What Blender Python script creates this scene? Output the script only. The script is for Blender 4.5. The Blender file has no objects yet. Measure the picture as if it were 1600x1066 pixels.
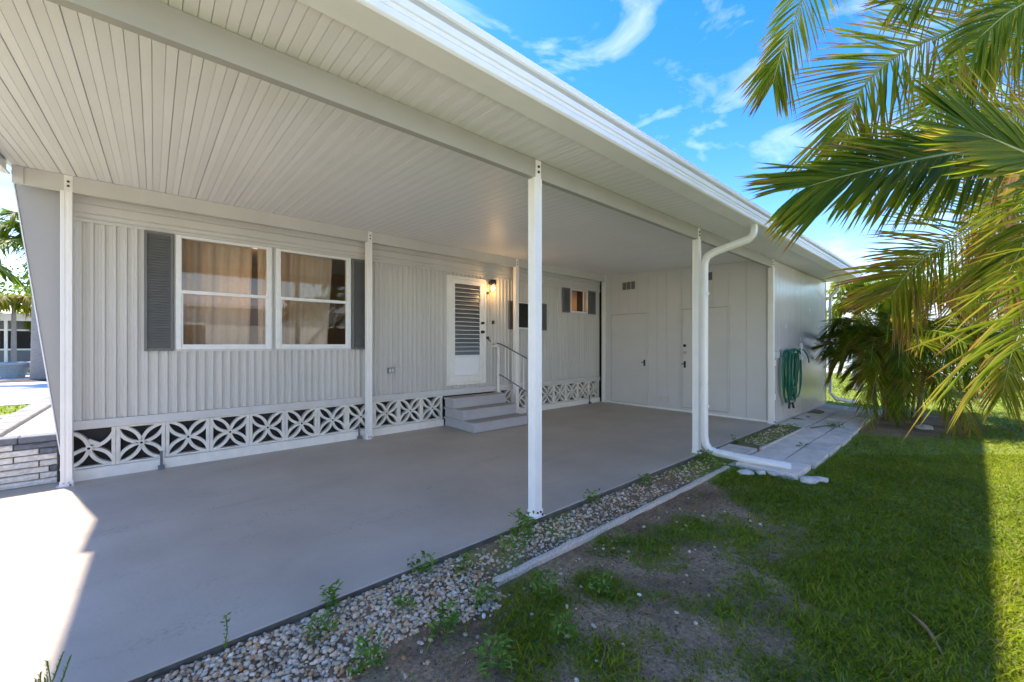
import bpy, math, random
import numpy as np
from mathutils import Vector, Matrix
R = math.radians
random.seed(7); RS = np.random.RandomState(11)
S = bpy.context.scene
COL = S.collection

# ------------------------------------------------------------------ camera
cd = bpy.data.cameras.new("camera"); cam = bpy.data.objects.new("camera", cd); COL.objects.link(cam)
cam.location = (0, 0, 1.45)
cam.rotation_euler = (R(90), 0, math.atan2(.7513, .660) - R(90))
cd.sensor_width = 36; cd.lens = 637 / 1600 * 36; cd.shift_y = 5 / 1600
cd.clip_start = .05; cd.clip_end = 2000
S.camera = cam
S.render.resolution_x, S.render.resolution_y = 1024, 682

# ------------------------------------------------------------------ sky, sun, exposure
SUN_TO = Vector((-.245, .58, 1)).normalized()
elev = math.asin(SUN_TO.z); az = math.atan2(SUN_TO.x, SUN_TO.y)
w = bpy.data.worlds.new("World"); S.world = w; w.use_nodes = True
nt = w.node_tree; nt.nodes.clear()
wo = nt.nodes.new('ShaderNodeOutputWorld'); bg = nt.nodes.new('ShaderNodeBackground')
sky = nt.nodes.new('ShaderNodeTexSky'); sky.sky_type = 'NISHITA'; sky.sun_disc = False
sky.sun_elevation = elev; sky.sun_rotation = az; sky.air_density = 1.0; sky.dust_density = .25; sky.ozone_density = 2.0
hs = nt.nodes.new('ShaderNodeHueSaturation'); hs.inputs['Saturation'].default_value = 1.46; hs.inputs['Hue'].default_value = .514
tc = nt.nodes.new('ShaderNodeTexCoord'); mp = nt.nodes.new('ShaderNodeMapping')
mp.inputs['Rotation'].default_value = (R(12), R(-20), R(24)); mp.inputs['Scale'].default_value = (1.2, 4.2, 8.5)
mp.inputs['Location'].default_value = (1.7, .4, .9)
n1 = nt.nodes.new('ShaderNodeTexNoise'); n1.inputs['Scale'].default_value = 1.25; n1.inputs['Detail'].default_value = 9
n1.inputs['Roughness'].default_value = .56; n1.inputs['Distortion'].default_value = .55
cr = nt.nodes.new('ShaderNodeValToRGB'); cr.color_ramp.elements[0].position = .50; cr.color_ramp.elements[1].position = .95
cr.color_ramp.elements[1].color = (.42, .42, .42, 1)
mx = nt.nodes.new('ShaderNodeMix'); mx.data_type = 'RGBA'; mx.inputs['B'].default_value = (7.5, 7.7, 8.1, 1)
L = nt.links.new
L(tc.outputs['Generated'], mp.inputs['Vector']); L(mp.outputs['Vector'], n1.inputs['Vector'])
L(n1.outputs['Fac'], cr.inputs['Fac']); L(cr.outputs['Color'], mx.inputs['Factor'])
L(sky.outputs['Color'], hs.inputs['Color']); L(hs.outputs['Color'], mx.inputs['A'])
L(mx.outputs['Result'], bg.inputs['Color']); bg.inputs['Strength'].default_value = .110
L(bg.outputs['Background'], wo.inputs['Surface'])
sd = bpy.data.lights.new("sun", 'SUN'); sun = bpy.data.objects.new("sun", sd); COL.objects.link(sun)
sd.energy = 2.3; sd.angle = R(1.1); sd.color = (1, .99, .97)
sun.rotation_euler = SUN_TO.to_track_quat('Z', 'Y').to_euler(); sun.location = (-10, 25, 40)
vs = S.view_settings; vs.view_transform = 'Standard'; vs.look = 'None'; vs.gamma = 1; vs.use_curve_mapping = False
vs.exposure = 2.24
vs.use_white_balance = True; vs.white_balance_temperature = 7800; vs.white_balance_tint = 12
try:
    S.cycles.max_bounces = 12; S.cycles.diffuse_bounces = 5; S.cycles.transparent_max_bounces = 16
except Exception: pass

# ------------------------------------------------------------------ materials
def lin(c): return tuple(((v / 255) / 12.92 if v / 255 <= .04045 else ((v / 255 + .055) / 1.055) ** 2.4) for v in c)
def mat(name, col, rough=.6, var=.12, scale=6, bump=0, bscale=60, spec=.5, metal=0, col2=None, vscale=None, detail=5, coat=0, stretch=None):
    m = bpy.data.materials.new(name); m.use_nodes = True; t = m.node_tree; b = t.nodes['Principled BSDF']
    b.inputs['Roughness'].default_value = rough; b.inputs['Metallic'].default_value = metal
    b.inputs['Specular IOR Level'].default_value = spec
    if coat: b.inputs['Coat Weight'].default_value = coat
    g = t.nodes.new('ShaderNodeNewGeometry'); src = g.outputs['Position']
    if stretch:
        mpn = t.nodes.new('ShaderNodeMapping'); mpn.inputs['Scale'].default_value = stretch
        t.links.new(src, mpn.inputs['Vector']); src = mpn.outputs['Vector']
    n = t.nodes.new('ShaderNodeTexNoise'); n.inputs['Scale'].default_value = scale; n.inputs['Detail'].default_value = detail
    n.inputs['Roughness'].default_value = .6
    t.links.new(src, n.inputs['Vector'])
    r = t.nodes.new('ShaderNodeValToRGB'); r.color_ramp.elements[0].position = .3; r.color_ramp.elements[1].position = .7
    c1 = col; c2 = col2 or tuple(min(1, c * (1 + var)) for c in col)
    if not col2: c1 = tuple(c * (1 - var) for c in col)
    r.color_ramp.elements[0].color = (*c1, 1); r.color_ramp.elements[1].color = (*c2, 1)
    t.links.new(n.outputs['Fac'], r.inputs['Fac']); t.links.new(r.outputs['Color'], b.inputs['Base Color'])
    rr = t.nodes.new('ShaderNodeMapRange'); rr.inputs['To Min'].default_value = max(.02, rough - .1); rr.inputs['To Max'].default_value = min(1, rough + .1)
    t.links.new(n.outputs['Fac'], rr.inputs['Value']); t.links.new(rr.outputs['Result'], b.inputs['Roughness'])
    if bump:
        n2 = t.nodes.new('ShaderNodeTexNoise'); n2.inputs['Scale'].default_value = bscale; n2.inputs['Detail'].default_value = 4
        t.links.new(g.outputs['Position'], n2.inputs['Vector'])
        bp = t.nodes.new('ShaderNodeBump'); bp.inputs['Strength'].default_value = bump; bp.inputs['Distance'].default_value = .01
        t.links.new(n2.outputs['Fac'], bp.inputs['Height']); t.links.new(bp.outputs['Normal'], b.inputs['Normal'])
    return m
def tintmat(name, stops, rough=.6, trans=0, spec=.3, bump=0, bscale=80, var=.25, vscale=40):
    """colour from the per-piece attribute 'tint' (each stone, blade or leaflet has its own colour)"""
    m = bpy.data.materials.new(name); m.use_nodes = True; t = m.node_tree; b = t.nodes['Principled BSDF']
    a = t.nodes.new('ShaderNodeAttribute'); a.attribute_name = 'tint'
    r = t.nodes.new('ShaderNodeValToRGB'); e = r.color_ramp.elements
    while len(e) < len(stops): e.new(.5)
    for i, (p, c) in enumerate(stops): e[i].position = p; e[i].color = (*c, 1)
    t.links.new(a.outputs['Fac'], r.inputs['Fac'])
    g = t.nodes.new('ShaderNodeNewGeometry'); n = t.nodes.new('ShaderNodeTexNoise'); n.inputs['Scale'].default_value = vscale
    t.links.new(g.outputs['Position'], n.inputs['Vector'])
    h = t.nodes.new('ShaderNodeHueSaturation'); mr = t.nodes.new('ShaderNodeMapRange')
    mr.inputs['To Min'].default_value = 1 - var; mr.inputs['To Max'].default_value = 1 + var
    t.links.new(n.outputs['Fac'], mr.inputs['Value']); t.links.new(mr.outputs['Result'], h.inputs['Value'])
    t.links.new(r.outputs['Color'], h.inputs['Color']); t.links.new(h.outputs['Color'], b.inputs['Base Color'])
    b.inputs['Roughness'].default_value = rough; b.inputs['Specular IOR Level'].default_value = spec
    if bump:
        bp = t.nodes.new('ShaderNodeBump'); bp.inputs['Strength'].default_value = bump; bp.inputs['Distance'].default_value = .004
        n2 = t.nodes.new('ShaderNodeTexNoise'); n2.inputs['Scale'].default_value = bscale; t.links.new(g.outputs['Position'], n2.inputs['Vector'])
        t.links.new(n2.outputs['Fac'], bp.inputs['Height']); t.links.new(bp.outputs['Normal'], b.inputs['Normal'])
    if trans:
        tr = t.nodes.new('ShaderNodeBsdfTranslucent'); ms = t.nodes.new('ShaderNodeMixShader'); ms.inputs['Fac'].default_value = trans
        t.links.new(h.outputs['Color'], tr.inputs['Color'])
        t.links.new(b.outputs['BSDF'], ms.inputs[1]); t.links.new(tr.outputs['BSDF'], ms.inputs[2])
        t.links.new(ms.outputs['Shader'], t.nodes['Material Output'].inputs['Surface'])
    return m
def glassmat(name, tint=(.9, .93, .93), rough=.02, ior=1.5, fac=None):
    m = bpy.data.materials.new(name); m.use_nodes = True; t = m.node_tree; t.nodes.remove(t.nodes['Principled BSDF'])
    tr = t.nodes.new('ShaderNodeBsdfTransparent'); tr.inputs['Color'].default_value = (*tint, 1)
    gl = t.nodes.new('ShaderNodeBsdfGlossy'); gl.inputs['Roughness'].default_value = rough
    fr = t.nodes.new('ShaderNodeFresnel'); fr.inputs['IOR'].default_value = ior
    ms = t.nodes.new('ShaderNodeMixShader')
    if fac is None: t.links.new(fr.outputs['Fac'], ms.inputs['Fac'])
    else: ms.inputs['Fac'].default_value = fac
    t.links.new(tr.outputs['BSDF'], ms.inputs[1]); t.links.new(gl.outputs['BSDF'], ms.inputs[2])
    t.links.new(ms.outputs['Shader'], t.nodes['Material Output'].inputs['Surface'])
    return m
def emis(name, col, st):
    m = bpy.data.materials.new(name); m.use_nodes = True; b = m.node_tree.nodes['Principled BSDF']
    b.inputs['Base Color'].default_value = (*col, 1); b.inputs['Emission Color'].default_value = (*col, 1); b.inputs['Emission Strength'].default_value = st
    return m
M = {}
M['white'] = mat('white_aluminium', (.82, .82, .81), .42, .035, 3, .05, 90)
M['post'] = mat('white_post_paint', (.86, .825, .775), .40, .03, 4, .04, 120)
M['ceil'] = mat('ceiling_aluminium', (.79, .785, .785), .42, .03, 1.2, 0)
M['ceil2'] = mat('ceiling_aluminium_darker', (.745, .74, .74), .45, .03, 1.2, 0)  # slightly darker tone for every second ceiling strip
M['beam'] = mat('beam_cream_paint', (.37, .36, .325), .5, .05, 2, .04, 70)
M['siding'] = mat('cream_siding', (.58, .555, .51), .45, .05, 2.5, .05, 50, stretch=(1, 1, .25))
M['trim'] = mat('grey_trim', (.60, .58, .545), .5, .06, 5, .06, 60)
M['endp'] = mat('end_panel_paint', (.41, .385, .36), .55, .03, 3, .03, 50)
M['block'] = mat('cast_block', (.76, .71, .62), .85, .10, 9, .35, 120)
M['curb'] = mat('painted_curb', (.82, .78, .70), .7, .07, 8, .25, 90)
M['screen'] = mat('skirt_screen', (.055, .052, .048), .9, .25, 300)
M['dark'] = mat('near_black', (.018, .017, .016), .9, .1)  # also colours in the shade of door gaps and block holes
M['shutter'] = mat('shutter_grey', (.14, .14, .135), .5, .08, 8, .05, 80)
M['frame'] = mat('window_frame', (.76, .755, .73), .42, .06, 10, .08, 120)
M['glass'] = glassmat('window_glass', (.86, .86, .84), .015, fac=.042)
M['jal'] = glassmat('jalousie_glass', (.55, .58, .60), .28, fac=.30)
M['curtain'] = mat('curtain_cloth', (.58, .46, .35), .9, .10, 30, .2, 300)
M['curtain'] = tintmat('sheer_curtain', [(0, (.70, .585, .47)), (1, (.70, .585, .47))], .9, .3, .1, .1, 400, .10, 30)
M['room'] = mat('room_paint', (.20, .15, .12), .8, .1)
M['door'] = mat('door_paint', (.80, .775, .72), .45, .06, 6, .06, 70)
M['kick'] = mat('kick_panel', (.82, .83, .84), .4, .02)
M['black'] = mat('black_metal', (.02, .02, .022), .4, .1)
M['bolt'] = mat('dark_bolt', (.05, .05, .05), .45, .2, metal=.6)
M['zinc'] = mat('zinc_bolt', (.45, .46, .47), .35, .1, metal=.8)
M['strap'] = mat('galvanised_strap', (.16, .18, .20), .5, .15, metal=.4)
M['step'] = mat('grey_step_paint', (.46, .435, .425), .6, .06, 6, .2, 60)
M['tread'] = mat('tread_paint', (.33, .305, .285), .65, .07, 6, .25, 60)
M['shed'] = mat('shed_grey_panel', (.62, .605, .595), .36, .03, 2, .03, 40)
M['shedo'] = mat('shed_outer_panel', (.62, .59, .56), .24, .03, 2, .05, 9)
M['hose'] = mat('green_hose', (.004, .15, .085), .35, .12, 20)
M['hanger'] = mat('hose_hanger_plastic', (.62, .63, .60), .5, .05)
M['spout'] = mat('downspout_paint', (.86, .83, .785), .3, .03, 4, .03, 40)
M['paver'] = mat('paver_concrete', (.74, .62, .51), .9, .16, 5, .4, 90)
M['paverd'] = mat('weathered_coping', (.22, .215, .21), .9, .2, 9, .4, 60)
M['slabside'] = mat('stained_slab_side', (.10, .09, .065), .95, .35, 12, .5, 60)
M['paver2'] = mat('paver_concrete_grey', (.64, .55, .46), .9, .2, 7, .45, 70)
M['paver3'] = mat('paver_concrete_pale', (.80, .68, .57), .9, .16, 4, .4, 110)
M['edging'] = mat('aggregate_edging', (.62, .51, .41), .95, .35, 90, .8, 150)
M['brick'] = mat('split_stone', (.74, .68, .60), .9, .22, 30, .9, 70)
M['brickd'] = mat('dark_split_stone', (.16, .17, .185), .9, .18, 20, .7, 70)
M['mortar'] = mat('mortar', (.16, .145, .13), .95, .2, 40, .6, 120)
M['sand'] = mat('white_gravel', (.42, .40, .37), .95, .25, 60, .6, 100)
M['street'] = mat('street_concrete', (.52, .51, .50), .9, .08, .6, .2, 30)
M['bounce'] = mat('bounce_concrete', (.60, .585, .56), .9, .08, .8, .2, 30)
M['bark'] = mat('palm_bark', (.26, .235, .215), .9, .25, 8, .7, 25, stretch=(1, 1, 6))
M['cane'] = mat('palm_cane', (.15, .16, .06), .6, .3, 6, .3, 20, stretch=(1, 1, 4))
M['rachis'] = mat('palm_rachis', (.24, .27, .07), .5, .2, 8)
M['nwall'] = mat('neighbour_white_siding', (.78, .77, .74), .6, .04)
M['ngrey'] = mat('neighbour_grey_siding', (.16, .165, .175), .6, .06)
M['nroof'] = mat('white_roof', (.78, .78, .77), .5, .03)
M['pot'] = mat('pot_resin', (.30, .34, .34), .7, .12, 10, .2, 40)
M['twig'] = mat('dry_twig', (.16, .10, .06), .9, .3, 30)
M['litter'] = mat('dry_leaf', (.30, .17, .08), .8, .3, 20)
M['chip'] = mat('white_rock', (.58, .56, .52), .9, .15, 20, .6, 60)
M['mulch'] = mat('mulch', (.05, .035, .03), .95, .4, 30, .9, 60)

def slabmat():
    m = mat('painted_slab', (.445, .375, .302), .46, .15, 1.1, .16, 35, spec=.35)
    t = m.node_tree; b = t.nodes['Principled BSDF']; base = b.inputs['Base Color'].links[0].from_socket
    g = t.nodes.new('ShaderNodeNewGeometry')
    n = t.nodes.new('ShaderNodeTexNoise'); n.inputs['Scale'].default_value = 34; n.inputs['Detail'].default_value = 6; n.inputs['Roughness'].default_value = .7
    n3 = t.nodes.new('ShaderNodeTexNoise'); n3.inputs['Scale'].default_value = 2.2; n3.inputs['Detail'].default_value = 3
    mpn = t.nodes.new('ShaderNodeMapping'); mpn.inputs['Scale'].default_value = (.35, 1.6, 1)
    t.links.new(g.outputs['Position'], n.inputs['Vector']); t.links.new(g.outputs['Position'], mpn.inputs['Vector']); t.links.new(mpn.outputs['Vector'], n3.inputs['Vector'])
    mu = t.nodes.new('ShaderNodeMath'); mu.operation = 'MULTIPLY'; t.links.new(n.outputs['Fac'], mu.inputs[0]); t.links.new(n3.outputs['Fac'], mu.inputs[1])
    r = t.nodes.new('ShaderNodeValToRGB'); r.color_ramp.elements[0].position = .31; r.color_ramp.elements[1].position = .41
    r.color_ramp.elements[0].color = (0, 0, 0, 1); r.color_ramp.elements[1].color = (.5, .5, .5, 1)
    t.links.new(mu.outputs[0], r.inputs['Fac'])
    x = t.nodes.new('ShaderNodeMix'); x.data_type = 'RGBA'; x.inputs['B'].default_value = (.23, .205, .18, 1)
    t.links.new(r.outputs['Color'], x.inputs['Factor']); t.links.new(base, x.inputs['A']); t.links.new(x.outputs['Result'], b.inputs['Base Color'])
    return m
M['slab'] = slabmat()
def soilmat():
    m = mat('sandy_soil', (.14, .072, .032), .95, 0, 1.8, 1.0, 70, col2=(.43, .28, .16), detail=9)
    t = m.node_tree; b = t.nodes['Principled BSDF']; base = b.inputs['Base Color'].links[0].from_socket
    g = t.nodes.new('ShaderNodeNewGeometry'); n = t.nodes.new('ShaderNodeTexNoise'); n.inputs['Scale'].default_value = 45; n.inputs['Detail'].default_value = 8; n.inputs['Roughness'].default_value = .75
    t.links.new(g.outputs['Position'], n.inputs['Vector'])
    r = t.nodes.new('ShaderNodeValToRGB'); r.color_ramp.elements[0].position = .35; r.color_ramp.elements[0].color = (.45, .45, .45, 1); r.color_ramp.elements[1].position = .68; r.color_ramp.elements[1].color = (1.5, 1.45, 1.4, 1)
    t.links.new(n.outputs['Fac'], r.inputs['Fac'])
    x = t.nodes.new('ShaderNodeMix'); x.data_type = 'RGBA'; x.blend_type = 'MULTIPLY'; x.inputs['Factor'].default_value = 1
    t.links.new(base, x.inputs['A']); t.links.new(r.outputs['Color'], x.inputs['B'])
    # far lawn (beyond where blades are built) is green
    sp = t.nodes.new('ShaderNodeAttribute'); sp.attribute_name = 'lawn'
    n4 = t.nodes.new('ShaderNodeTexNoise'); n4.inputs['Scale'].default_value = 7; n4.inputs['Detail'].default_value = 8; t.links.new(g.outputs['Position'], n4.inputs['Vector'])
    r4 = t.nodes.new('ShaderNodeValToRGB'); r4.color_ramp.elements[0].position = .3; r4.color_ramp.elements[0].color = (.10, .155, .014, 1); r4.color_ramp.elements[1].position = .7; r4.color_ramp.elements[1].color = (.20, .26, .03, 1)
    t.links.new(n4.outputs['Fac'], r4.inputs['Fac'])
    y = t.nodes.new('ShaderNodeMix'); y.data_type = 'RGBA'; t.links.new(sp.outputs['Fac'], y.inputs['Factor'])
    t.links.new(x.outputs['Result'], y.inputs['A']); t.links.new(r4.outputs['Color'], y.inputs['B'])
    t.links.new(y.outputs['Result'], b.inputs['Base Color'])
    return m
M['soil'] = soilmat()
M['grass'] = tintmat('grass_blades', [(0, (.115, .17, .008)), (.45, (.20, .27, .010)), (.8, (.29, .33, .015)), (.93, (.26, .25, .05)), (1, (.34, .25, .12))], .55, .5, .2, var=.2, vscale=3)
M['weed'] = tintmat('weed_leaves', [(0, (.06, .14, .014)), (.6, (.12, .24, .022)), (1, (.22, .32, .05))], .5, .25)
M['frond'] = tintmat('palm_leaflets', [(0, (.05, .115, .010)), (.35, (.11, .20, .012)), (.6, (.25, .31, .016)), (.78, (.40, .34, .03)), (.90, (.42, .22, .04)), (1, (.26, .165, .09))], .5, .66, .2, var=.18, vscale=5)
M['pebble'] = tintmat('river_pebbles', [(0, (.18, .13, .09)), (.18, (.46, .36, .25)), (.5, (.68, .54, .39)), (.75, (.60, .38, .19)), (.88, (.50, .23, .09)), (1, (.80, .71, .58))], .6, 0, .4, .25, 120, .22, 60)

# ------------------------------------------------------------------ builders
ORG = {}
def tag(o, label, cat, group=None):
    o['label'] = label; o['category'] = cat
    if group: o['group'] = group
    return o
def thing(name, loc, label, cat, group=None):
    o = bpy.data.objects.new(name, None); COL.objects.link(o); o.location = loc; o.empty_display_size = .1
    ORG[o.name] = Vector(loc); return tag(o, label, cat, group)
class MB:
    def __init__(s): s.v = []; s.f = []; s.mi = []; s.tint = []
    def add(s, vs, fs, mi=0, tint=None):
        n = len(s.v); s.v += [tuple(v) for v in vs]; s.f += [tuple(i + n for i in f) for f in fs]; s.mi += [mi] * len(fs)
        s.tint += [tint if tint is not None else 0] * len(vs); return s
    def box(s, x0, x1, y0, y1, z0, z1, mi=0):
        return s.add([(x0, y0, z0), (x1, y0, z0), (x1, y1, z0), (x0, y1, z0), (x0, y0, z1), (x1, y0, z1), (x1, y1, z1), (x0, y1, z1)],
              [(0, 3, 2, 1), (4, 5, 6, 7), (0, 1, 5, 4), (1, 2, 6, 5), (2, 3, 7, 6), (3, 0, 4, 7)], mi)
    def bbox(s, x0, x1, y0, y1, z0, z1, c=.004, mi=0):
        """box with chamfered edges (convex hull of 24 points)"""
        P = []
        for sx in (0, 1):
            for sy in (0, 1):
                for sz in (0, 1):
                    X, Y, Z = (x0, x1)[sx], (y0, y1)[sy], (z0, z1)[sz]
                    dx, dy, dz = c * (1 - 2 * sx), c * (1 - 2 * sy), c * (1 - 2 * sz)
                    P += [(X, Y + dy, Z + dz), (X + dx, Y, Z + dz), (X + dx, Y + dy, Z)]
        def i(sx, sy, sz, k): return (sx * 4 + sy * 2 + sz) * 3 + k
        F = []
        for k, ax in ((0, 'x'), (1, 'y'), (2, 'z')):
            for e in (0, 1):
                q = [(0, 0), (1, 0), (1, 1), (0, 1)]
                f = []
                for a, b in q:
                    t = {0: (e, a, b), 1: (a, e, b), 2: (a, b, e)}[k]; f.append(i(*t, k))
                flip = (e == 0) != (k == 1)
                F.append(tuple(reversed(f)) if flip else tuple(f))
        for a in (0, 1):
            for b in (0, 1):
                F.append((i(0, a, b, 1), i(1, a, b, 1), i(1, a, b, 2), i(0, a, b, 2)))
                F.append((i(a, 0, b, 0), i(a, 1, b, 0), i(a, 1, b, 2), i(a, 0, b, 2)))
                F.append((i(a, b, 0, 0), i(a, b, 1, 0), i(a, b, 1, 1), i(a, b, 0, 1)))
        for a in (0, 1):
            for b in (0, 1):
                for d in (0, 1): F.append((i(a, b, d, 0), i(a, b, d, 1), i(a, b, d, 2)))
        # orient outward
        ctr = Vector(((x0 + x1) / 2, (y0 + y1) / 2, (z0 + z1) / 2)); G = []
        for f in F:
            a, b, d = (Vector(P[j]) for j in f[:3]); nrm = (b - a).cross(d - a)
            m_ = sum((Vector(P[j]) for j in f), Vector()) / len(f)
            G.append(tuple(reversed(f)) if nrm.dot(m_ - ctr) < 0 else f)
        return s.add(P, G, mi)
    def prism(s, poly, axis, a0, a1, mi=0):
        """poly: 2D points in the plane normal to axis ('x': (y,z), 'y': (x,z), 'z': (x,y))"""
        def p(q, t): return {'x': (t, q[0], q[1]), 'y': (q[0], t, q[1]), 'z': (q[0], q[1], t)}[axis]
        n = len(poly); vs = [p(q, a0) for q in poly] + [p(q, a1) for q in poly]
        ar = sum(poly[i][0] * poly[(i + 1) % n][1] - poly[(i + 1) % n][0] * poly[i][1] for i in range(n))
        ccw = (ar > 0) != (axis == 'y')
        fs = [tuple(range(n))[::-1], tuple(range(n, 2 * n))] + [(i, (i + 1) % n, (i + 1) % n + n, i + n) for i in range(n)]
        if not ccw: fs = [f[::-1] for f in fs]
        return s.add(vs, fs, mi)
    def tube(s, pts, r, k=8, mi=0, cap=True, tint=None, sec=None):
        """sec=(w,h): rounded-rectangle section instead of a circle"""
        pts = [Vector(p) for p in pts]; n = len(pts); rs = r if isinstance(r, (list, tuple)) else [r] * n
        vs = []; prev = None
        for i, p in enumerate(pts):
            T = (pts[min(i + 1, n - 1)] - pts[max(i - 1, 0)])
            T = T.normalized() if T.length > 1e-9 else Vector((0, 0, 1))
            if prev is None:
                u = Vector((0, 0, 1)) if abs(T.z) < .9 else Vector((0, 1, 0))
                N = (u - T * u.dot(T)).normalized()
            else: N = (prev - T * prev.dot(T)).normalized()
            prev = N; B = T.cross(N)
            for j in range(k):
                a = 2 * math.pi * j / k
                if sec:
                    ca, sa = math.cos(a), math.sin(a); e = .32
                    vs.append(p + N * sec[0] * math.copysign(abs(ca) ** e, ca) + B * sec[1] * math.copysign(abs(sa) ** e, sa))
                else: vs.append(p + (N * math.cos(a) + B * math.sin(a)) * rs[i])
        fs = [(i * k + j, i * k + (j + 1) % k, (i + 1) * k + (j + 1) % k, (i + 1) * k + j) for i in range(n - 1) for j in range(k)]
        if cap: fs += [tuple(range(k))[::-1], tuple((n - 1) * k + j for j in range(k))]
        return s.add(vs, fs, mi, tint)
    def lathe(s, prof, c, k=20, mi=0):
        vs = []; n = len(prof)
        for r, z in prof:
            for j in range(k):
                a = 2 * math.pi * j / k; vs.append((c[0] + r * math.cos(a), c[1] + r * math.sin(a), c[2] + z))
        fs = [(i * k + j, i * k + (j + 1) % k, (i + 1) * k + (j + 1) % k, (i + 1) * k + j) for i in range(n - 1) for j in range(k)]
        fs += [tuple(range(k))[::-1], tuple((n - 1) * k + j for j in range(k))]
        return s.add(vs, fs, mi)
    def mesh(s, name, mats, org=(0, 0, 0), smooth=False, tint=False):
        me = bpy.data.meshes.new(name); o = Vector(org)
        me.from_pydata([(v[0] - o.x, v[1] - o.y, v[2] - o.z) for v in s.v], [], s.f)
        for m_ in (mats if isinstance(mats, (list, tuple)) else [mats]): me.materials.append(M[m_] if isinstance(m_, str) else m_)
        if any(s.mi): me.polygons.foreach_set('material_index', s.mi)
        if smooth: me.polygons.foreach_set('use_smooth', [True] * len(s.f))
        if tint:
            a = me.attributes.new('tint', 'FLOAT', 'POINT'); a.data.foreach_set('value', [float(t) for t in s.tint])
        me.update(); return me
    def build(s, name, mats, parent=None, smooth=False, tint=False, org=None, kind=None):
        root = parent
        while root is not None and root.parent is not None: root = root.parent
        if org is None: org = ORG[root.name] if root is not None else (0, 0, 0)
        o = bpy.data.objects.new(name, s.mesh(name, mats, org, smooth, tint)); COL.objects.link(o)
        if parent is not None: o.parent = parent
        elif org: o.location = org; ORG[o.name] = Vector(org)
        if kind: o['kind'] = kind
        return o
def place(name, me, parent, pos, rot=None, scale=None):
    root = parent
    while root.parent is not None: root = root.parent
    o = bpy.data.objects.new(name, me); COL.objects.link(o); o.parent = parent
    o.location = Vector(pos) - ORG[root.name]
    if rot: o.rotation_euler = rot
    if scale: o.scale = scale
    return o
def bez(pts, n):
    """smooth Catmull-Rom through pts"""
    P = [Vector(p) for p in pts]; P = [P[0] * 2 - P[1]] + P + [P[-1] * 2 - P[-2]]; out = []
    m_ = len(P) - 3
    for i in range(n):
        u = i / (n - 1) * m_; k = min(int(u), m_ - 1); t = u - k
        a, b, c, d = P[k:k + 4]
        out.append(.5 * ((2 * b) + (c - a) * t + (2 * a - 5 * b + 4 * c - d) * t * t + (3 * b - a - 3 * c + d) * t ** 3))
    return out
class VNoise:
    def __init__(s, seed, n=64): s.g = np.random.RandomState(seed).rand(n, n); s.n = n
    def __call__(s, x, y):
        x = np.asarray(x, float); y = np.asarray(y, float)
        xi = np.floor(x).astype(int); yi = np.floor(y).astype(int); fx = x - xi; fy = y - yi
        fx = fx * fx * (3 - 2 * fx); fy = fy * fy * (3 - 2 * fy); n = s.n; g = s.g
        a = g[xi % n, yi % n]; b = g[(xi + 1) % n, yi % n]; c = g[xi % n, (yi + 1) % n]; d = g[(xi + 1) % n, (yi + 1) % n]
        return (a * (1 - fx) + b * fx) * (1 - fy) + (c * (1 - fx) + d * fx) * fy
VN1, VN2, VN3 = VNoise(3), VNoise(5), VNoise(9)
def fbm(x, y): return (VN1(x, y) * .5 + VN2(x * 2.1, y * 2.1) * .3 + VN3(x * 4.7, y * 4.7) * .2)

# ------------------------------------------------------------------ ground
GZ = -.075
def gh(x, y):
    x = np.asarray(x, float); y = np.asarray(y, float)
    near = np.clip((14 - np.hypot(x - 3, y)) / 8, 0, 1)
    return GZ + np.where((y < 3.2) & (x > -3) & (x < 13), np.clip((y - 1.9) * 3, 0, 1) * .036, 0) + near * ((fbm(x * .9 + 5, y * .9 + 3) - .5) * .05 + (VN2(x * 5, y * 5) - .5) * .014)
def grassd(x, y):
    """how thickly grass stands at x, y (0..1)"""
    x = np.asarray(x, float); y = np.asarray(y, float)
    t = np.clip((x - 1.0) * .17, 0, .75) + np.clip((1.55 - y) * .48, -.30, .70) - .11
    t = np.where((x > 5.3) & (y < 1.25), 1.2, t)
    n = fbm(x * 1.25 + 2, y * 1.25 + 9); n2 = VN3(x * 4.2 + 1, y * 4.2)
    d = np.clip((t + (n - .5) * 1.9 + (n2 - .5) * .55 - .02) * 1.9, 0, 1)
    d = np.where((x < -1.5) | (x > 14) | (y < -3.4), 1, d)
    bed = np.hypot((x - 11.0) / 1.9, (y - .95) / .75); d = np.where(bed < 1.15, d * np.clip((bed - .8) * 2, 0, 1), d)
    return d
xs = np.unique(np.concatenate([np.linspace(-400, -12, 14), np.linspace(-12, -1, 23), np.linspace(-1, 8, 150), np.linspace(8, 16, 60), np.linspace(16, 500, 22)]))
ys = np.unique(np.concatenate([np.linspace(-300, -6, 12), np.linspace(-6, -2, 20), np.linspace(-2, 2.6, 100), np.linspace(2.6, 8, 8), np.linspace(8, 600, 24)]))
gx, gy = np.meshgrid(xs, ys); gz = gh(gx, gy)
nx, ny = len(xs), len(ys)
gv = np.stack([gx.ravel(), gy.ravel(), gz.ravel()], 1)
idx = np.arange(nx * ny).reshape(ny, nx)
gf = np.stack([idx[:-1, :-1], idx[:-1, 1:], idx[1:, 1:], idx[1:, :-1]], -1).reshape(-1, 4)
me = bpy.data.meshes.new('ground'); me.from_pydata(gv.tolist(), [], gf.tolist()); me.materials.append(M['soil'])
at = me.attributes.new('lawn', 'FLOAT', 'POINT')
dv = grassd(gv[:, 0], gv[:, 1]); far = np.clip((np.hypot(gv[:, 0], gv[:, 1]) - .5) / 3, 0.72, .97)
at.data.foreach_set('value', (np.clip(dv * 1.1 - .1, 0, 1) * far).astype(float))
me.polygons.foreach_set('use_smooth', [True] * len(gf)); me.update()
ground = bpy.data.objects.new('ground', me); COL.objects.link(ground); ground['kind'] = 'structure'

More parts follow.
